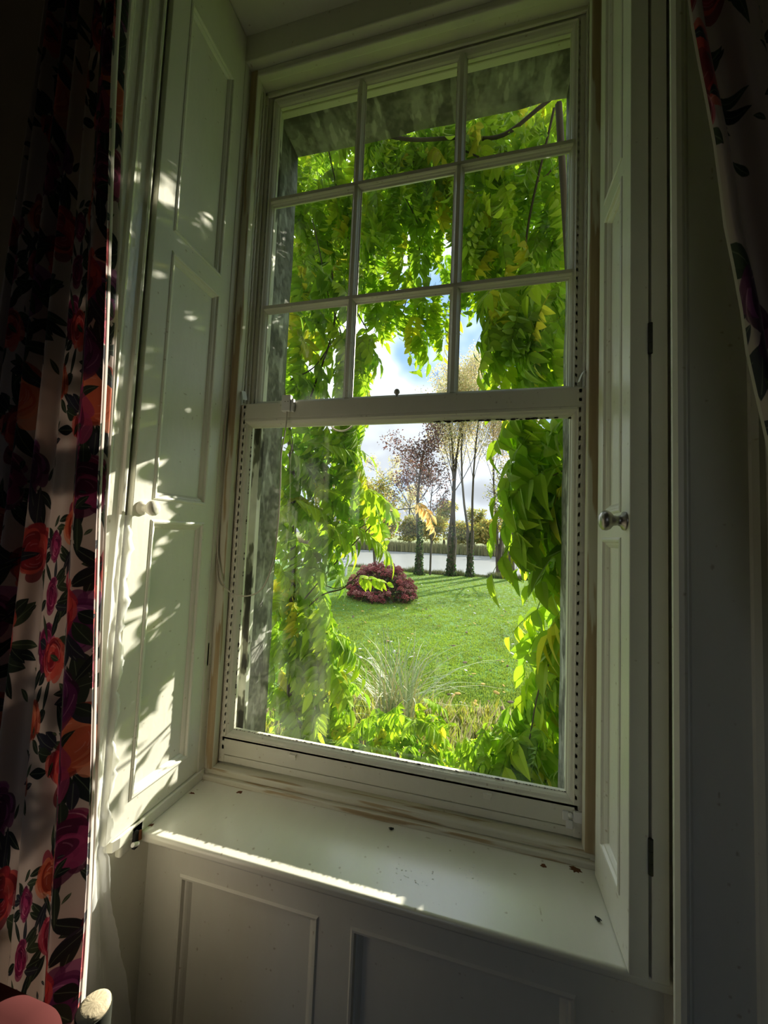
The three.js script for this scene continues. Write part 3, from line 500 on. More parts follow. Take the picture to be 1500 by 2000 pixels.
{
  const r = rng(811), L = []; for (let i = 0; i < 2600; i++) { const z = lerp(-3.5, -1.0, r()), x = lerp(-1.9, 1.5, r()), k = fbm(x * 2 + 30, z * 2 + 30, 3, 999, 999, 14); if (k < 0.42 && r() < 0.8) continue; L.push([x, LAWN - 0.02, z, 0.5 + 0.9 * r() * k, r() * 6.28, r() < 0.7 ? C(0.3 + 0.2 * r(), 0.45, 0.06) : C(0.42, 0.38, 0.2)]); }
  const im = instances('bed_plants', bladeTuft(10, 0.3, 0.014, 0.12, 29, 0.9), phys({ roughness: 1, transmission: 0.45, vertexColors: true, side: THREE.DoubleSide, specularIntensity: 0.4 }), L, scene); tag(im, 'low leafy weeds growing in the flower bed below the window', 'weeds', null, 'stuff');
}
// ---------------------------------------------------------------- trees
function branchTube(a, b, ra, rb, bend) { const m = a.clone().lerp(b, 0.5).add(bend); const c = new THREE.QuadraticBezierCurve3(a, m, b), n = 5, rad = 5, pos = [], f = c.computeFrenetFrames(n, false), rings = []; for (let i = 0; i <= n; i++) { const p = c.getPoint(i / n), q = lerp(ra, rb, i / n), ring = []; for (let k = 0; k < rad; k++) { const t = k / rad * 6.283; ring.push(p.clone().addScaledVector(f.normals[i], Math.cos(t) * q).addScaledVector(f.binormals[i], Math.sin(t) * q)); } rings.push(ring); } for (let i = 0; i < n; i++) for (let k = 0; k < rad; k++) { const l = (k + 1) % rad, A = rings[i][k], B = rings[i][l], D = rings[i + 1][k], E = rings[i + 1][l]; for (const v of [A, B, E, A, E, D]) pos.push(v.x, v.y, v.z); } return [pos, c]; }
const leafCard = (() => { const g = new THREE.BufferGeometry(); g.setAttribute('position', new THREE.Float32BufferAttribute([-0.5, 0, 0, 0, 0.08, 0.32, 0.5, 0, 0, -0.5, 0, 0, 0.5, 0, 0, 0, -0.08, -0.32], 3)); g.computeVertexNormals(); return g; })();
const farLeaf = phys({ color: C(1, 1, 1), roughness: 1, transmission: 0.6, side: THREE.DoubleSide, specularIntensity: 0.3 });
// o: at, height, spread, upright (0..1), trunk radius, first branch height, leaves, leaf size, tints, ivy
function tree(name, label, o) {
  const r = rng(o.seed), t = thing(name, label, 'tree', o.group, o.at), pos = [], tips = [];
  const H = o.height, stems = o.stems || 1;
  const grow = (a, dir, len, rad, depth) => {
    const b = a.clone().addScaledVector(dir, len), bend = new THREE.Vector3((r() - 0.5) * len * 0.2, (r() - 0.3) * len * 0.1, (r() - 0.5) * len * 0.2), [p, c] = branchTube(a, b, rad, rad * 0.45, bend); for (const v of p) pos.push(v);
    if (depth >= (o.depth || 3)) { for (let i = 0; i < 3; i++) tips.push(c.getPoint(0.35 + 0.65 * r())); return; }
    const n = (o.kids || [9, 5, 4])[Math.min(depth, 2)];
    for (let i = 0; i < n; i++) { const s = 0.25 + 0.75 * (i + r()) / n, q = c.getPoint(s), az = r() * 6.283, out = new THREE.Vector3(Math.cos(az), 0, Math.sin(az)), d = dir.clone().multiplyScalar(o.upright).addScaledVector(out, 1 - o.upright * 0.75).add(new THREE.Vector3(0, 0.2 * r(), 0)).normalize(); grow(q, d, len * (0.38 + 0.22 * r()) * (1.15 - 0.5 * s), Math.max(rad * 0.27 * (1.2 - 0.7 * s), o.twig || 0.012), depth + 1); }
    tips.push(b);
  };
  for (let k = 0; k < stems; k++) {
    const base = new THREE.Vector3((r() - 0.5) * 0.15 * (stems - 1), -0.1, (r() - 0.5) * 0.1), lean = new THREE.Vector3((o.lean || 0) + (stems > 1 ? (k / (stems - 1) - 0.5) * 0.1 : 0), 1, (r() - 0.5) * 0.06).normalize();
    const cl = base.clone().addScaledVector(lean, H * o.clear); const [p] = branchTube(base, cl, o.radius, o.radius * 0.8, new THREE.Vector3((r() - 0.5) * 0.1, 0, 0)); for (const v of p) pos.push(v);
    grow(cl, lean, H * (1 - o.clear), o.radius * (stems > 1 ? 0.5 : 0.66), 0);
  }
  const g = new THREE.BufferGeometry(); g.setAttribute('position', new THREE.Float32BufferAttribute(pos, 3)); g.computeVertexNormals();
  part('trunk', metricUV(g), o.barkMat || M.bark, t);
  const L = []; for (let i = 0; i < o.leaves; i++) { const q = tips[Math.floor(r() * tips.length)], s = o.scatter || 0.5; L.push([q.x + (r() - 0.5) * s, q.y + (r() - 0.5) * s, q.z + (r() - 0.5) * s, o.size * (0.6 + 0.8 * r()), r() * 6.28, o.tints[Math.floor(r() * o.tints.length)], r() * 3, r() * 3]); }
  if (L.length) instances('foliage', leafCard, farLeaf, L, t);
  if (o.ivy) { const I = []; for (let i = 0; i < o.ivy; i++) { const k = Math.pow(r(), 1.7), y = k * H * o.ivyTo, a = r() * 6.28, d = o.radius * (0.9 + 0.5 * r()) * (1.05 - 0.45 * k) + 0.35 * Math.max(0, 0.4 - y) * r(); I.push([Math.cos(a) * d + (o.lean || 0) * y, y, Math.sin(a) * d, 0.07 + 0.08 * r(), r() * 6.28, C(0.035 + 0.05 * r(), 0.06 + 0.07 * r(), 0.03), r() * 3, r() * 3]); } instances('ivy', leafCard, farLeaf, I, t); }
  return t;
}
const pale = [C(0.74, 0.66, 0.34), C(0.66, 0.6, 0.3), C(0.56, 0.56, 0.24), C(0.75, 0.6, 0.34)], copper = [C(0.13, 0.06, 0.055), C(0.18, 0.09, 0.07), C(0.10, 0.06, 0.05), C(0.2, 0.13, 0.08)], autumn = [C(0.42, 0.36, 0.07), C(0.34, 0.33, 0.07), C(0.48, 0.36, 0.09), C(0.26, 0.3, 0.08)], olive = [C(0.2, 0.24, 0.07), C(0.28, 0.29, 0.09), C(0.34, 0.3, 0.1)];
const paleBark = std({ map: barkTex, bumpMap: barkBump, bumpScale: 0.01, roughness: 1, color: C(1.1, 1.05, 0.95) });
tree('poplar_tree', 'tall slender tree with ivy-clad trunk and thin yellow leaves, the thicker of the middle pair', { at: [-1.28, LAWN, -19.7], height: 9.4, upright: 0.86, radius: 0.19, clear: 0.23, leaves: 12000, size: 0.09, tints: pale, ivy: 900, ivyTo: 0.28, seed: 11, stems: 2, scatter: 0.9, barkMat: paleBark, twig: 0.007 });
tree('poplar_tree', 'tall slender tree with thin yellow leaves, right of the thicker ivy-clad one', { at: [-0.29, LAWN, -19.8], height: 9.8, upright: 0.88, radius: 0.14, clear: 0.26, leaves: 11000, size: 0.09, tints: pale, ivy: 700, ivyTo: 0.24, seed: 12, stems: 2, scatter: 0.9, barkMat: paleBark, twig: 0.007 });
tree('copper_tree', 'dark purple-brown tree with a thick ivy-covered stem at the water edge', { at: [-2.86, LAWN - 0.02, -18.9], height: 6.7, upright: 0.62, radius: 0.16, clear: 0.2, leaves: 4200, size: 0.11, tints: copper, ivy: 1300, ivyTo: 0.55, seed: 13, scatter: 0.7, twig: 0.01 });
tree('sapling', 'thin dark young tree just right of the copper tree', { at: [-2.33, LAWN - 0.02, -19.4], height: 5.2, upright: 0.6, radius: 0.06, clear: 0.38, leaves: 700, size: 0.1, tints: copper, seed: 14, scatter: 0.5 });
tree('bent_tree', 'spreading nearly bare tree leaning left beside the lake, right of the tall pair', { at: [1.85, LAWN, -20.0], height: 5.0, upright: 0.45, radius: 0.2, clear: 0.25, leaves: 1100, size: 0.1, tints: olive, seed: 15, lean: -0.05, scatter: 0.5, barkMat: paleBark });
tree('poplar_tree', 'pale thin-leaved tree to the right of the tall pair, half hidden by wisteria', { at: [1.2, LAWN - 0.1, -21.5], height: 9.4, upright: 0.84, radius: 0.12, clear: 0.3, leaves: 12000, size: 0.09, tints: [C(0.6, 0.45, 0.24), C(0.5, 0.42, 0.22), C(0.62, 0.5, 0.3)], seed: 16, stems: 2, scatter: 0.9, barkMat: paleBark, twig: 0.007 });
tree('alder_tree', 'yellow-brown bushy tree behind the red bush at the left of the lake', { at: [-5.4, LAWN, -19.4], height: 4.2, upright: 0.4, radius: 0.13, clear: 0.12, leaves: 3400, size: 0.13, tints: autumn, seed: 17, scatter: 0.8 });
tree('alder_tree', 'olive brown bushy tree further left, seen between wisteria leaves', { at: [-7.4, LAWN, -18.6], height: 4.6, upright: 0.4, radius: 0.14, clear: 0.1, leaves: 3600, size: 0.14, tints: [...olive, ...autumn], seed: 18, scatter: 0.9 });
// far shore
{
  const r = rng(900), labels = ['low yellow bush', 'rounded olive bush', 'broad autumn bush', 'ragged brown bush', 'small golden bush', 'dense olive thicket', 'tawny willow bush', 'pale green bush'], where = ['at the left end of the far shore', 'on the far shore left of the copper tree', 'on the far shore behind the copper tree', 'on the far shore left of the tall pair of trees', 'on the far shore between the tall pair of trees', 'on the far shore right of the tall pair of trees', 'on the far shore behind the bent tree', 'at the right end of the far shore'];
  for (let i = 0; i < 8; i++) tree('shore_bush', labels[i] + ' ' + where[i], { at: [[-20, -15.5, -11.5, -7.5, -3.2, 1.2, 5, 9.5][i], LAWN + 0.1, -60.5 - 3 * r()], height: [4.6, 4.8, 4.2, 4.4, 3.6, 4.0, 4.4, 5][i], upright: 0.25, radius: 0.2, clear: 0.08, leaves: 2200, size: 0.42, tints: i % 2 ? autumn : [...olive, ...autumn], seed: 30 + i, scatter: 2.0, depth: 2, kids: [10, 5, 3] });
  const L = []; for (let i = 0; i < 5200; i++) { const x = lerp(-32, 16, r()), z = -57.6 - 2.6 * r(); L.push([x, LAWN - 0.35, z, 0.8 + 0.9 * r(), r() * 6.28, r() < 0.5 ? C(0.30, 0.27, 0.11) : C(0.22, 0.23, 0.08)]); }
  const im = instances('reeds', bladeTuft(9, 1.1, 0.03, 0.4, 19, 0.3), phys({ roughness: 1, transmission: 0.3, vertexColors: true, side: THREE.DoubleSide }), L, scene); tag(im, 'tawny reeds along the far edge of the lake', 'reeds', null, 'stuff');
  const B = []; for (let i = 0; i < 3600; i++) { const x = lerp(-13, 6.5, r()), q = hash(Math.floor(x * 1.4), 4, 4); B.push([x, LAWN - 0.06, BANK + 0.25 - 0.6 * r(), 0.35 + 0.75 * q * r() + 0.2 * r(), r() * 6.28, r() < 0.6 ? C(0.09, 0.12, 0.035) : C(0.16, 0.16, 0.06)]); }
  const bk = instances('bank_weeds', bladeTuft(8, 0.42, 0.012, 0.16, 23, 0.5), phys({ roughness: 1, transmission: 0.3, vertexColors: true, side: THREE.DoubleSide }), B, scene); tag(bk, 'dark rough weeds along the near edge of the lake', 'weeds', null, 'stuff');
}
for (let i = 0; i < 7; i++) tree('shore_tree', ['tall pale bare tree at the far left shore', 'feathery bare tree on the far shore left of the copper tree', 'greyish bare tree on the far shore behind the copper tree', 'olive rounded tree on the far shore left of the tall pair', 'low hazy tree on the far shore between the tall pair', 'brown crowned tree on the far shore right of the tall pair', 'yellowish tree at the far right shore'][i], { at: [[-24, -18, -13, -6, -1, 4, 9][i], LAWN + 0.2, -66 - (i % 3) * 3], height: [11, 13.5, 10, 6.6, 5.6, 6.4, 9][i], upright: 0.55, radius: 0.28, clear: 0.2, leaves: [1100, 1300, 1200, 1800, 1500, 1600, 1500][i], size: 0.34, tints: i < 3 ? pale : [...olive, ...autumn], seed: 60 + i, scatter: 1.2, twig: 0.03 });

// ---------------------------------------------------------------- red hydrangea bush
{
  const t = thing('hydrangea_bush', 'rounded bush of dull crimson flower heads on the lawn', 'bush', null, [-2.72, LAWN, -10.7]), r = rng(210);
  const st = []; for (let i = 0; i < 40; i++) { const a = r() * 6.28, e = 0.35 + 1.1 * r(), d = new THREE.Vector3(Math.cos(a) * Math.cos(e) * 1.05, Math.sin(e) * 0.98, Math.sin(a) * Math.cos(e) * 0.9); st.push(tube([[0.15 * Math.cos(a), 0, 0.15 * Math.sin(a)], [d.x * 0.5, d.y * 0.6, d.z * 0.5], [d.x, d.y, d.z]], 0.008, 5, 4)); }
  part('stems', merged(st), M.bark, t);
  const heads = []; for (let v = 0; v < 3; v++) { const g = []; for (let k = 0; k < 30; k++) { const a = k * 2.4, y = 1 - 1.5 * k / 30, q = Math.sqrt(Math.max(0, 1 - y * y)), d = 0.07 * (0.8 + 0.35 * r()); g.push(new THREE.OctahedronGeometry(0.012 + 0.012 * r(), 0).scale(1.3, 0.7, 1).rotateY(r() * 6).translate(Math.cos(a) * q * d, y * d * 0.75, Math.sin(a) * q * d)); } heads.push(merged(g)); }
  const hm = [C(0.22, 0.04, 0.04), C(0.30, 0.065, 0.06), C(0.15, 0.032, 0.033), C(0.36, 0.14, 0.12)].map((c) => std({ color: c, roughness: 1 }));
  for (let i = 0; i < 298; i++) {
    const a = r() * 6.28, e = Math.asin(0.05 + 0.95 * r()), k = 0.82 + 0.22 * r();
    const m = part('flower_head', heads[i % 3], hm[Math.floor(r() * 4)], t); m.position.set(Math.cos(a) * Math.cos(e) * 1.12 * k, Math.sin(e) * 1.06 * k + 0.04, Math.sin(a) * Math.cos(e) * 0.95 * k); m.scale.setScalar(0.7 + 0.75 * r()); m.rotation.set(0.6 * (r() - 0.5), r() * 6, 0.6 * (r() - 0.5));
  }
  const L = []; for (let i = 0; i < 1500; i++) { const a = r() * 6.28, e = Math.asin(r()), k = 0.55 + 0.42 * r(); L.push([Math.cos(a) * Math.cos(e) * 1.1 * k, Math.sin(e) * 1.0 * k, Math.sin(a) * Math.cos(e) * 0.95 * k, 0.1 + 0.07 * r(), r() * 6.28, r() < 0.5 ? C(0.07, 0.10, 0.03) : C(0.13, 0.06, 0.03), r() * 3, r() * 3]); }
  instances('foliage', leafCard, farLeaf, L, t);
}
// garden seat half hidden at the left
{
  const t = thing('garden_bench', 'small pale slatted garden bench at the far left of the lawn', 'bench', null, [-6.2, LAWN + 0.1, -15.4]); t.rotation.y = 0.25;
  const gm = std({ color: C(0.5, 0.52, 0.55), roughness: 0.8 });
  for (let i = 0; i < 3; i++) part('seat_slat', merged([rbox(-0.6, 0.6, 0.42, 0.45, -0.2 + i * 0.15, -0.08 + i * 0.15)]), gm, t);
  for (let i = 0; i < 3; i++) part('back_slat', merged([rbox(-0.6, 0.6, 0.55 + i * 0.14, 0.65 + i * 0.14, -0.26, -0.23)]), gm, t);
  for (const [x, z] of [[-0.56, -0.22], [0.56, -0.22], [-0.56, 0.2], [0.56, 0.2]]) part('leg', merged([rbox(x - 0.03, x + 0.03, -0.1, z < 0 ? 0.95 : 0.6, z - 0.03, z + 0.03)]), gm, t);
}
// strappy grass clump and dead stalks under the window
{
  const t = thing('grass_clump', 'clump of long arching grey-green grass below the window', 'grass clump', null, [-0.5, LAWN, -2.65]), r = rng(61), mats = [C(0.25, 0.34, 0.14), C(0.36, 0.42, 0.22), C(0.45, 0.42, 0.2)].map((c) => phys({ color: c, roughness: 0.6, transmission: 0.35, side: THREE.DoubleSide }));
  for (let i = 0; i < 150; i++) {
    const a = r() * 6.283, L = 0.75 + 0.55 * r(), lean = 0.15 + 0.75 * r(), x0 = (r() - 0.5) * 0.3, z0 = (r() - 0.5) * 0.3, w = 0.006 + 0.004 * r(), pos = [], n = 7, P = [];
    for (let k = 0; k <= n; k++) { const s = k / n, o = L * lean * s * s, y = L * (s - 0.45 * lean * s * s * s); const ww = w * (1 - s * s * 0.95); P.push([[x0 + Math.cos(a) * o - Math.sin(a) * ww, y, z0 + Math.sin(a) * o + Math.cos(a) * ww], [x0 + Math.cos(a) * o + Math.sin(a) * ww, y, z0 + Math.sin(a) * o - Math.cos(a) * ww]]); }
    for (let k = 0; k < n; k++) pos.push(...P[k][0], ...P[k][1], ...P[k + 1][1], ...P[k][0], ...P[k + 1][1], ...P[k + 1][0]);
    const g = new THREE.BufferGeometry(); g.setAttribute('position', new THREE.Float32BufferAttribute(pos, 3)); g.computeVertexNormals(); part('blade', g, mats[i % 3], t);
  }
}

// ---------------------------------------------------------------- wisteria
function leafletInto(pos, col, mtx, L, W, fold, curl, tint) {
  const n = 5, v = new THREE.Vector3(), P = (x, y, z) => { v.set(x, y, z).applyMatrix4(mtx); return [v.x, v.y, v.z]; }, rows = [];
  for (let i = 0; i <= n; i++) { const t = i / n, w = W * Math.pow(Math.sin(Math.PI * Math.pow(t, 0.72)), 0.85) * (i === n ? 0 : 1), x = L * t, y = -curl * L * t * t; rows.push([P(x, y, 0), P(x - 0.1 * w, y + fold * w, w), P(x - 0.1 * w, y + fold * w, -w)]); }
  for (let i = 0; i < n; i++) { const A = rows[i], B = rows[i + 1]; for (const s of [1, 2]) { const q = s === 1 ? [A[0], B[0], B[1], A[0], B[1], A[1]] : [A[0], B[2], B[0], A[0], A[2], B[2]]; for (const p of q) { pos.push(...p); col.push(...tint); } } }
}
function compoundLeaf(seed, pairs, len, droop, hang, LL = 0.068, WW = 0.0138) {
  const r = rng(seed), pos = [], col = [], m = new THREE.Matrix4(), e = new THREE.Euler(), q = new THREE.Quaternion();
  const at = (s) => new THREE.Vector3(len * s * (1 - 0.12 * droop * s), -len * droop * s * s * 0.6, 0), ang = (s) => -Math.atan(1.2 * droop * s);
  for (let i = 0; i < 6; i++) { const a = at(i / 6), b = at((i + 1) / 6), w = 0.0014; for (const p of [[a, -w, 0], [b, -w, 0], [b, w, 0], [a, -w, 0], [b, w, 0], [a, w, 0]]) { pos.push(p[0].x, p[0].y, p[0].z + p[1]); col.push(0.75, 0.7, 0.6); } for (const p of [[a, -w], [b, -w], [b, w], [a, -w], [b, w], [a, w]]) { pos.push(p[0].x, p[0].y + p[1], p[0].z); col.push(0.75, 0.7, 0.6); } }
  const put = (s, yaw, down, k) => { const p = at(s); e.set((r() - 0.5) * 0.7, yaw, 0, 'YXZ'); const base = new THREE.Matrix4().makeRotationZ(ang(s)); const rot = new THREE.Matrix4().makeRotationFromEuler(e).multiply(new THREE.Matrix4().makeRotationZ(-down)); m.makeTranslation(p.x, p.y, p.z).multiply(base).multiply(rot); const t = 0.78 + 0.4 * r(); leafletInto(pos, col, m, LL * k * (0.9 + 0.2 * r()), WW * k * (0.9 + 0.25 * r()), 0.15 + 0.35 * r(), 0.1 + 0.35 * r(), [t * (0.95 + 0.15 * r()), t, t]); };
  for (let i = 0; i < pairs; i++) { const s = 0.22 + 0.72 * i / pairs, k = 0.8 + 0.35 * Math.sin(Math.PI * (0.3 + 0.6 * i / pairs)); for (const d of [-1, 1]) put(s, d * (0.95 - 0.25 * i / pairs + 0.25 * (r() - 0.5)), hang * (0.5 + r()), k); }
  put(1, 0, hang * 0.7, 1.1);
  const g = new THREE.BufferGeometry(); g.setAttribute('position', new THREE.Float32BufferAttribute(pos, 3)); g.setAttribute('color', new THREE.Float32BufferAttribute(col, 3)); g.computeVertexNormals(); return g;
}
const LV = [compoundLeaf(1, 6, 0.20, 0.5, 0.5), compoundLeaf(2, 7, 0.24, 0.8, 0.7), compoundLeaf(3, 5, 0.16, 0.3, 0.4), compoundLeaf(4, 6, 0.21, 1.1, 0.9), compoundLeaf(5, 7, 0.25, 0.6, 0.35), compoundLeaf(6, 5, 0.17, 0.9, 0.6), compoundLeaf(7, 4, 0.19, 0.8, 0.6, 0.088, 0.0195), compoundLeaf(8, 5, 0.21, 1.0, 0.9, 0.085, 0.018), compoundLeaf(9, 4, 0.18, 0.5, 0.5, 0.09, 0.021)];
// scatter leaves in the solid between two polygons (near and far)
function scatter(zn, near, zf, far, n, seed, yaw, yawSpread, pitch, pitchSpread, scale, tones, v0 = 0, vn = 6, clump = 0) {
  const r = rng(seed), c = near.map((p) => new THREE.Vector2(...p)), tri = THREE.ShapeUtils.triangulateShape(c, []), area = tri.map(([a, b, d]) => Math.abs((near[b][0] - near[a][0]) * (near[d][1] - near[a][1]) - (near[d][0] - near[a][0]) * (near[b][1] - near[a][1]))), sum = area.reduce((a, b) => a + b, 0), out = [];
  for (let i = 0; i < n; i++) {
    let k = r() * sum, j = 0; while (j < tri.length - 1 && k > area[j]) k -= area[j++];
    let a = r(), b = r(); if (a + b > 1) { a = 1 - a; b = 1 - b; } const w = [1 - a - b, a, b], t = r(), P = [0, 0];
    tri[j].forEach((v, q) => { P[0] += w[q] * lerp(near[v][0], far[v][0], t); P[1] += w[q] * lerp(near[v][1], far[v][1], t); });
    if (clump && vnoise3(P[0] * 3.4 + 20, P[1] * 3.0 + 20, lerp(zn, zf, t) * 2.2 + 20, seed) < clump) { i -= 0.72; if (r() < 0.97) continue; }
    out.push({ x: P[0], y: P[1], z: lerp(zn, zf, t), yaw: yaw + (r() - 0.5) * 2 * yawSpread, pitch: pitch + (r() - 0.5) * 2 * pitchSpread, roll: (r() - 0.5) * 1.0, s: scale * (0.75 + 0.5 * r()), v: v0 + Math.floor(r() * vn), m: tones[Math.floor(r() * tones.length)] });
  }
  return out;
}
const EYE = new THREE.Vector3(0.255, 0.6183, 1.083);
function wisteria(label, leaves, vines, most, rest) {
  const t = thing('wisteria', label, 'climbing plant');
  part('stem', merged(vines.map(([pts, r]) => tube(pts, r, 40, 6))), M.bark, t);
  leaves.sort((a, b) => EYE.distanceTo(a) / a.s - EYE.distanceTo(b) / b.s);
  const off = (l) => { dummy.position.set(0, 0, 0); dummy.rotation.set(l.roll, l.yaw, -l.pitch, 'YZX'); dummy.scale.setScalar(l.s); dummy.updateMatrix(); const c = new THREE.Vector3(0.11, -0.03, 0).applyMatrix4(dummy.matrix); dummy.position.set(l.x - c.x, l.y - c.y, l.z - c.z); dummy.updateMatrix(); };
  leaves.slice(0, most).forEach((l) => { const m = part('leaf', LV[l.v], LEAF[l.m], t); off(l); m.position.copy(dummy.position); m.quaternion.copy(dummy.quaternion); m.scale.copy(dummy.scale); });
  const more = leaves.slice(most);
  if (more.length) { const im = new THREE.InstancedMesh(LV[1], phys({ color: C(1, 1, 1), roughness: 0.95, transmission: 0.5, vertexColors: true, side: THREE.DoubleSide, specularIntensity: 0.5 }), more.length); im.name = 'foliage'; im.userData.kind = 'stuff'; more.forEach((l, i) => { off(l); im.setMatrixAt(i, dummy.matrix); im.setColorAt(i, LEAF[l.m].color); }); t.add(im); }
  return t;
}
const PI = Math.PI;
wisteria('yellow-green wisteria growing up the left side of the window outside', [
  ...scatter(-0.34, [[-0.56, 1.12], [-0.29, 1.05], [-0.28, 0.95], [-0.17, 0.84], [-0.10, 0.74], [-0.10, 0.66], [-0.25, 0.56], [-0.36, 0.46], [-0.54, 0.44]], -0.58, [[-0.70, 1.20], [-0.37, 1.12], [-0.35, 1.0], [-0.22, 0.86], [-0.14, 0.75], [-0.15, 0.66], [-0.32, 0.55], [-0.44, 0.44], [-0.68, 0.42]], 82, 21, 0, 1.0, 0.35, 0.6, 1.0, TONES),
  ...scatter(-0.34, [[-0.54, 0.44], [-0.36, 0.44], [-0.25, 0.33], [-0.22, 0.2], [-0.19, 0.05], [-0.20, -0.1], [-0.55, -0.12]], -0.58, [[-0.68, 0.41], [-0.44, 0.41], [-0.33, 0.29], [-0.31, 0.14], [-0.29, -0.02], [-0.30, -0.18], [-0.68, -0.22]], 100, 22, 0, 1.2, 0.35, 0.6, 0.9, TONES),
  ...scatter(-0.4, [[-0.55, 1.80], [-0.33, 1.76], [-0.33, 1.49], [-0.36, 1.36], [-0.40, 1.20], [-0.56, 1.18]], -0.9, [[-0.88, 2.2], [-0.53, 2.14], [-0.53, 1.78], [-0.57, 1.61], [-0.62, 1.38], [-0.88, 1.37]], 80, 23, 0, 1.0, 0.5, 0.6, 0.95, TONES),
  ...scatter(-0.5, [[-0.38, 1.52], [-0.24, 1.52], [-0.23, 1.36], [-0.25, 1.24], [-0.33, 1.24]], -0.75, [[-0.46, 1.64], [-0.32, 1.64], [-0.30, 1.42], [-0.32, 1.3], [-0.42, 1.3]], 30, 24, -1.2, 1.0, 0.8, 0.4, 0.75, TONES),
  ...scatter(-0.42, [[-0.32, 1.5], [-0.225, 1.5], [-0.215, 0.9], [-0.20, 0.66], [-0.30, 0.62]], -0.6, [[-0.36, 1.5], [-0.25, 1.5], [-0.24, 0.9], [-0.23, 0.68], [-0.34, 0.64]], 34, 26, 0, 1.2, 0.7, 0.5, 0.85, TONES),
  ...scatter(-0.40, [[-0.34, 1.44], [-0.23, 1.42], [-0.22, 1.2], [-0.26, 1.0], [-0.34, 1.0]], -0.6, [[-0.40, 1.5], [-0.27, 1.48], [-0.25, 1.22], [-0.29, 1.0], [-0.40, 1.0]], 30, 25, -0.9, 0.8, 0.9, 0.4, 0.75, TONES),
], [[[[-0.52, LAWN, -0.4], [-0.5, -0.5, -0.42], [-0.53, 0.3, -0.45], [-0.56, 0.9, -0.44], [-0.70, 1.6, -0.46], [-0.66, 2.3, -0.4]], 0.012], [[[-0.56, 2.1, -0.5], [-0.50, 1.86, -0.52], [-0.46, 1.72, -0.5], [-0.40, 1.55, -0.52], [-0.38, 1.42, -0.5]], 0.0028], [[[-0.6, 1.3, -0.45], [-0.5, 1.36, -0.47], [-0.42, 1.5, -0.5]], 0.003], [[[-0.5, 0.3, -0.45], [-0.35, 0.5, -0.5], [-0.15, 0.72, -0.52]], 0.003], [[[-0.5, 0.25, -0.45], [-0.38, 0.36, -0.42], [-0.28, 0.4, -0.4], [-0.22, 0.46, -0.42]], 0.003], [[[-0.5, 1.2, -0.45], [-0.42, 1.6, -0.5], [-0.46, 1.9, -0.5]], 0.004]], 300);
wisteria('dark green wisteria with large leaflets hanging down the right side of the window', [
  ...scatter(-0.30, [[0.31, 1.04], [0.36, 0.93], [0.27, 0.76], [0.34, 0.68], [0.35, 0.58], [0.42, 0.51], [0.62, 0.51], [0.62, 1.04]], -0.7, [[0.35, 1.15], [0.42, 1.02], [0.33, 0.8], [0.40, 0.7], [0.40, 0.57], [0.47, 0.48], [0.75, 0.48], [0.75, 1.15]], 112, 31, PI, 0.9, 0.55, 0.5, 1.05, TONES, 6, 3),
  ...scatter(-0.32, [[0.42, 0.51], [0.5, 0.46], [0.42, 0.38], [0.39, 0.30], [0.43, 0.20], [0.42, 0.06], [0.32, 0.01], [0.34, -0.05], [0.26, -0.15], [0.62, -0.22], [0.64, 0.53]], -0.7, [[0.46, 0.48], [0.56, 0.42], [0.45, 0.31], [0.41, 0.22], [0.47, 0.08], [0.46, -0.09], [0.33, -0.15], [0.37, -0.23], [0.24, -0.36], [0.74, -0.45], [0.77, 0.50]], 78, 32, PI, 1.2, 0.5, 0.6, 1.05, TONES, 6, 3),
  ...scatter(-0.4, [[0.26, 1.33], [0.32, 1.22], [0.58, 1.15], [0.58, 1.55], [0.22, 1.6], [0.22, 1.45]], -0.9, [[0.24, 1.56], [0.34, 1.42], [0.72, 1.3], [0.72, 1.85], [0.2, 1.93], [0.2, 1.72]], 125, 33, PI, 1.4, 0.7, 0.5, 1.0, TONES),
], [[[[0.6, LAWN, -0.36], [0.57, -0.4, -0.4], [0.6, 0.3, -0.42], [0.58, 1.0, -0.42], [0.55, 1.7, -0.45], [0.5, 2.3, -0.4]], 0.013], [[[0.6, 0.5, -0.4], [0.53, 0.3, -0.38], [0.46, 0.12, -0.36], [0.43, -0.05, -0.35]], 0.0025], [[[0.6, 0.2, -0.4], [0.55, 0.0, -0.36], [0.52, -0.2, -0.34]], 0.0028], [[[0.58, 0.9, -0.4], [0.5, 0.86, -0.4], [0.36, 0.78, -0.4]], 0.0025]], 300);
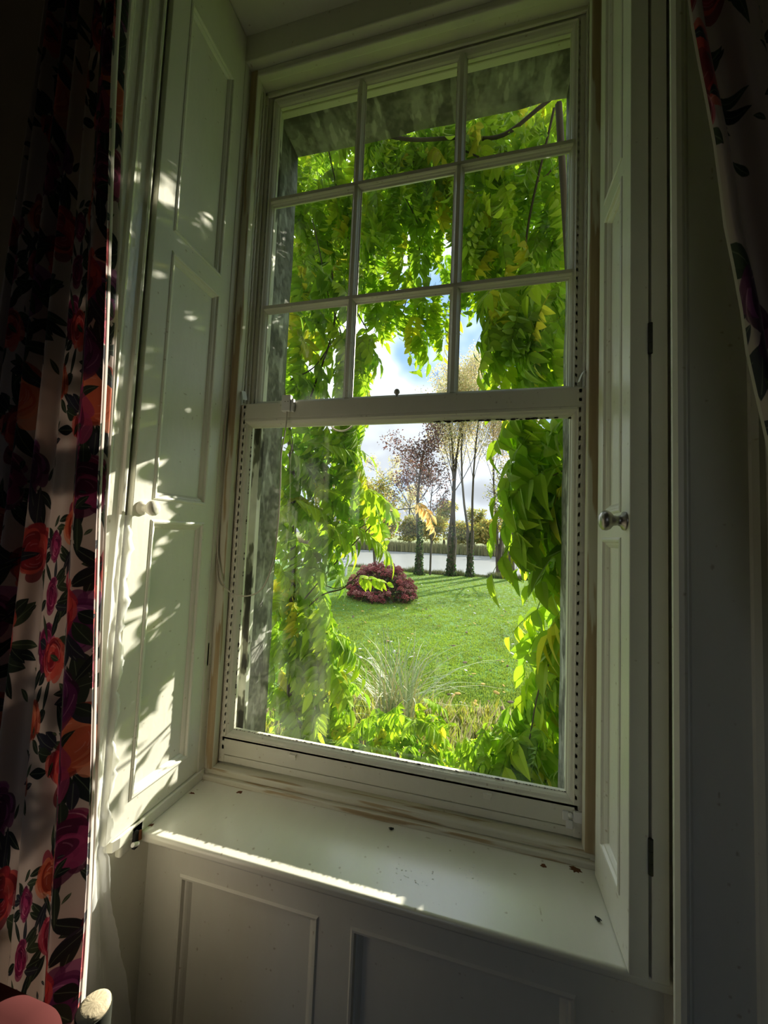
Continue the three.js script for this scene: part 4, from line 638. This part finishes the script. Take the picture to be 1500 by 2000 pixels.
wisteria('thick shady mass of wisteria hanging over the top of the window', [
  ...scatter(-0.55, [[-0.72, 2.6], [0.62, 2.6], [0.62, 1.62], [0.15, 1.66], [-0.28, 1.66], [-0.68, 1.64]], -1.5, [[-1.4, 3.6], [0.95, 3.6], [0.92, 2.2], [0.1, 2.25], [-0.65, 2.3], [-1.35, 2.28]], 1350, 41, -PI / 2, 3.14, 0.9, 0.6, 0.82, TONES, 0, 6, 0.39),
  ...scatter(-1.55, [[-1.5, 4.0], [1.1, 4.0], [1.1, 2.42], [0.1, 2.42], [-1.4, 2.46]], -2.1, [[-1.9, 4.6], [1.5, 4.6], [1.4, 2.85], [0.1, 2.85], [-1.8, 2.9]], 620, 43, -PI / 2, 3.14, 0.9, 0.6, 0.95, TONES, 0, 6, 0.42),
  ...scatter(-0.8, [[-0.40, 1.83], [0.05, 1.85], [0.06, 1.6], [-0.07, 1.55], [-0.23, 1.63], [-0.36, 1.64]], -1.0, [[-0.46, 1.98], [0.04, 2.0], [0.05, 1.68], [-0.08, 1.62], [-0.27, 1.72], [-0.42, 1.74]], 42, 42, -PI / 2, 3.14, 1.0, 0.4, 0.85, TONES),
], [[[[-0.6, 2.45, -0.4], [-0.35, 2.5, -0.5], [-0.1, 2.42, -0.52], [0.1, 2.47, -0.6], [0.3, 2.38, -0.55], [0.45, 2.42, -0.5], [0.65, 2.5, -0.45]], 0.008], [[[-0.9, 2.5, -0.8], [-0.3, 2.7, -1.0], [0.3, 2.6, -1.1], [0.9, 2.7, -0.9]], 0.016], [[[-0.5, 2.45, -0.5], [-0.47, 2.2, -0.7], [-0.42, 2.0, -0.75], [-0.44, 1.86, -0.76], [-0.36, 1.7, -0.8]], 0.003], [[[0.1, 2.5, -0.8], [0.15, 2.1, -0.9], [0.1, 1.7, -0.9]], 0.004], [[[0.5, 2.4, -0.5], [0.42, 2.0, -0.7], [0.45, 1.5, -0.6]], 0.005], [[[-0.3, 2.5, -0.6], [-0.1, 2.2, -0.8], [-0.2, 1.8, -0.9]], 0.003], [[[0.1, 2.42, -0.6], [0.3, 2.25, -0.55], [0.5, 2.2, -0.5]], 0.004]], 300);
wisteria('young yellow wisteria shoots along the foot of the window outside', [
  ...scatter(-0.29, [[-0.42, -0.05], [-0.2, -0.05], [-0.03, 0.0], [0.07, 0.03], [0.13, -0.05], [0.2, -0.07], [0.36, 0.0], [0.50, -0.02], [0.50, -0.19], [-0.15, -0.19], [-0.46, -0.17]], -0.6, [[-0.58, -0.22], [-0.26, -0.22], [-0.03, -0.12], [0.08, -0.08], [0.16, -0.17], [0.22, -0.22], [0.42, -0.1], [0.58, -0.12], [0.58, -0.42], [-0.2, -0.42], [-0.6, -0.40]], 210, 51, 0.8, 3.14, -0.1, 0.8, 0.6, TONES),
], [[[[-0.3, LAWN, -0.5], [-0.2, -0.8, -0.5], [0.02, -0.45, -0.45], [0.06, -0.16, -0.42]], 0.003], [[[0.2, LAWN, -0.5], [0.25, -0.7, -0.5], [0.35, -0.2, -0.42]], 0.005], [[[-0.4, LAWN, -0.5], [-0.4, -0.7, -0.48], [-0.3, -0.15, -0.42]], 0.005]], 300);
// one sprig of peach-coloured leaves and a few spread shoots
wisteria('sprig of peach-orange wisteria leaflets in front of the copper tree', [{ x: 0.03, y: 0.72, z: -0.5, yaw: -0.2, pitch: 0.5, roll: 0.7, s: 0.62, v: 2, m: 4 }, { x: 0.055, y: 0.66, z: -0.5, yaw: 0.3, pitch: 0.9, roll: -0.4, s: 0.5, v: 2, m: 4 }], [[[[-0.3, 0.62, -0.5], [-0.12, 0.72, -0.5], [0.0, 0.74, -0.5]], 0.002]], 300);
wisteria('single lit spray of wisteria crossing in front of the crimson bush', [{ x: -0.19, y: 0.425, z: -0.5, yaw: -0.1, pitch: -0.1, roll: 0.9, s: 0.75, v: 0, m: 0 }], [[[[-0.5, 0.45, -0.5], [-0.36, 0.38, -0.5], [-0.26, 0.42, -0.5]], 0.002]], 300);

shade(scene);
renderer.render(scene, camera);
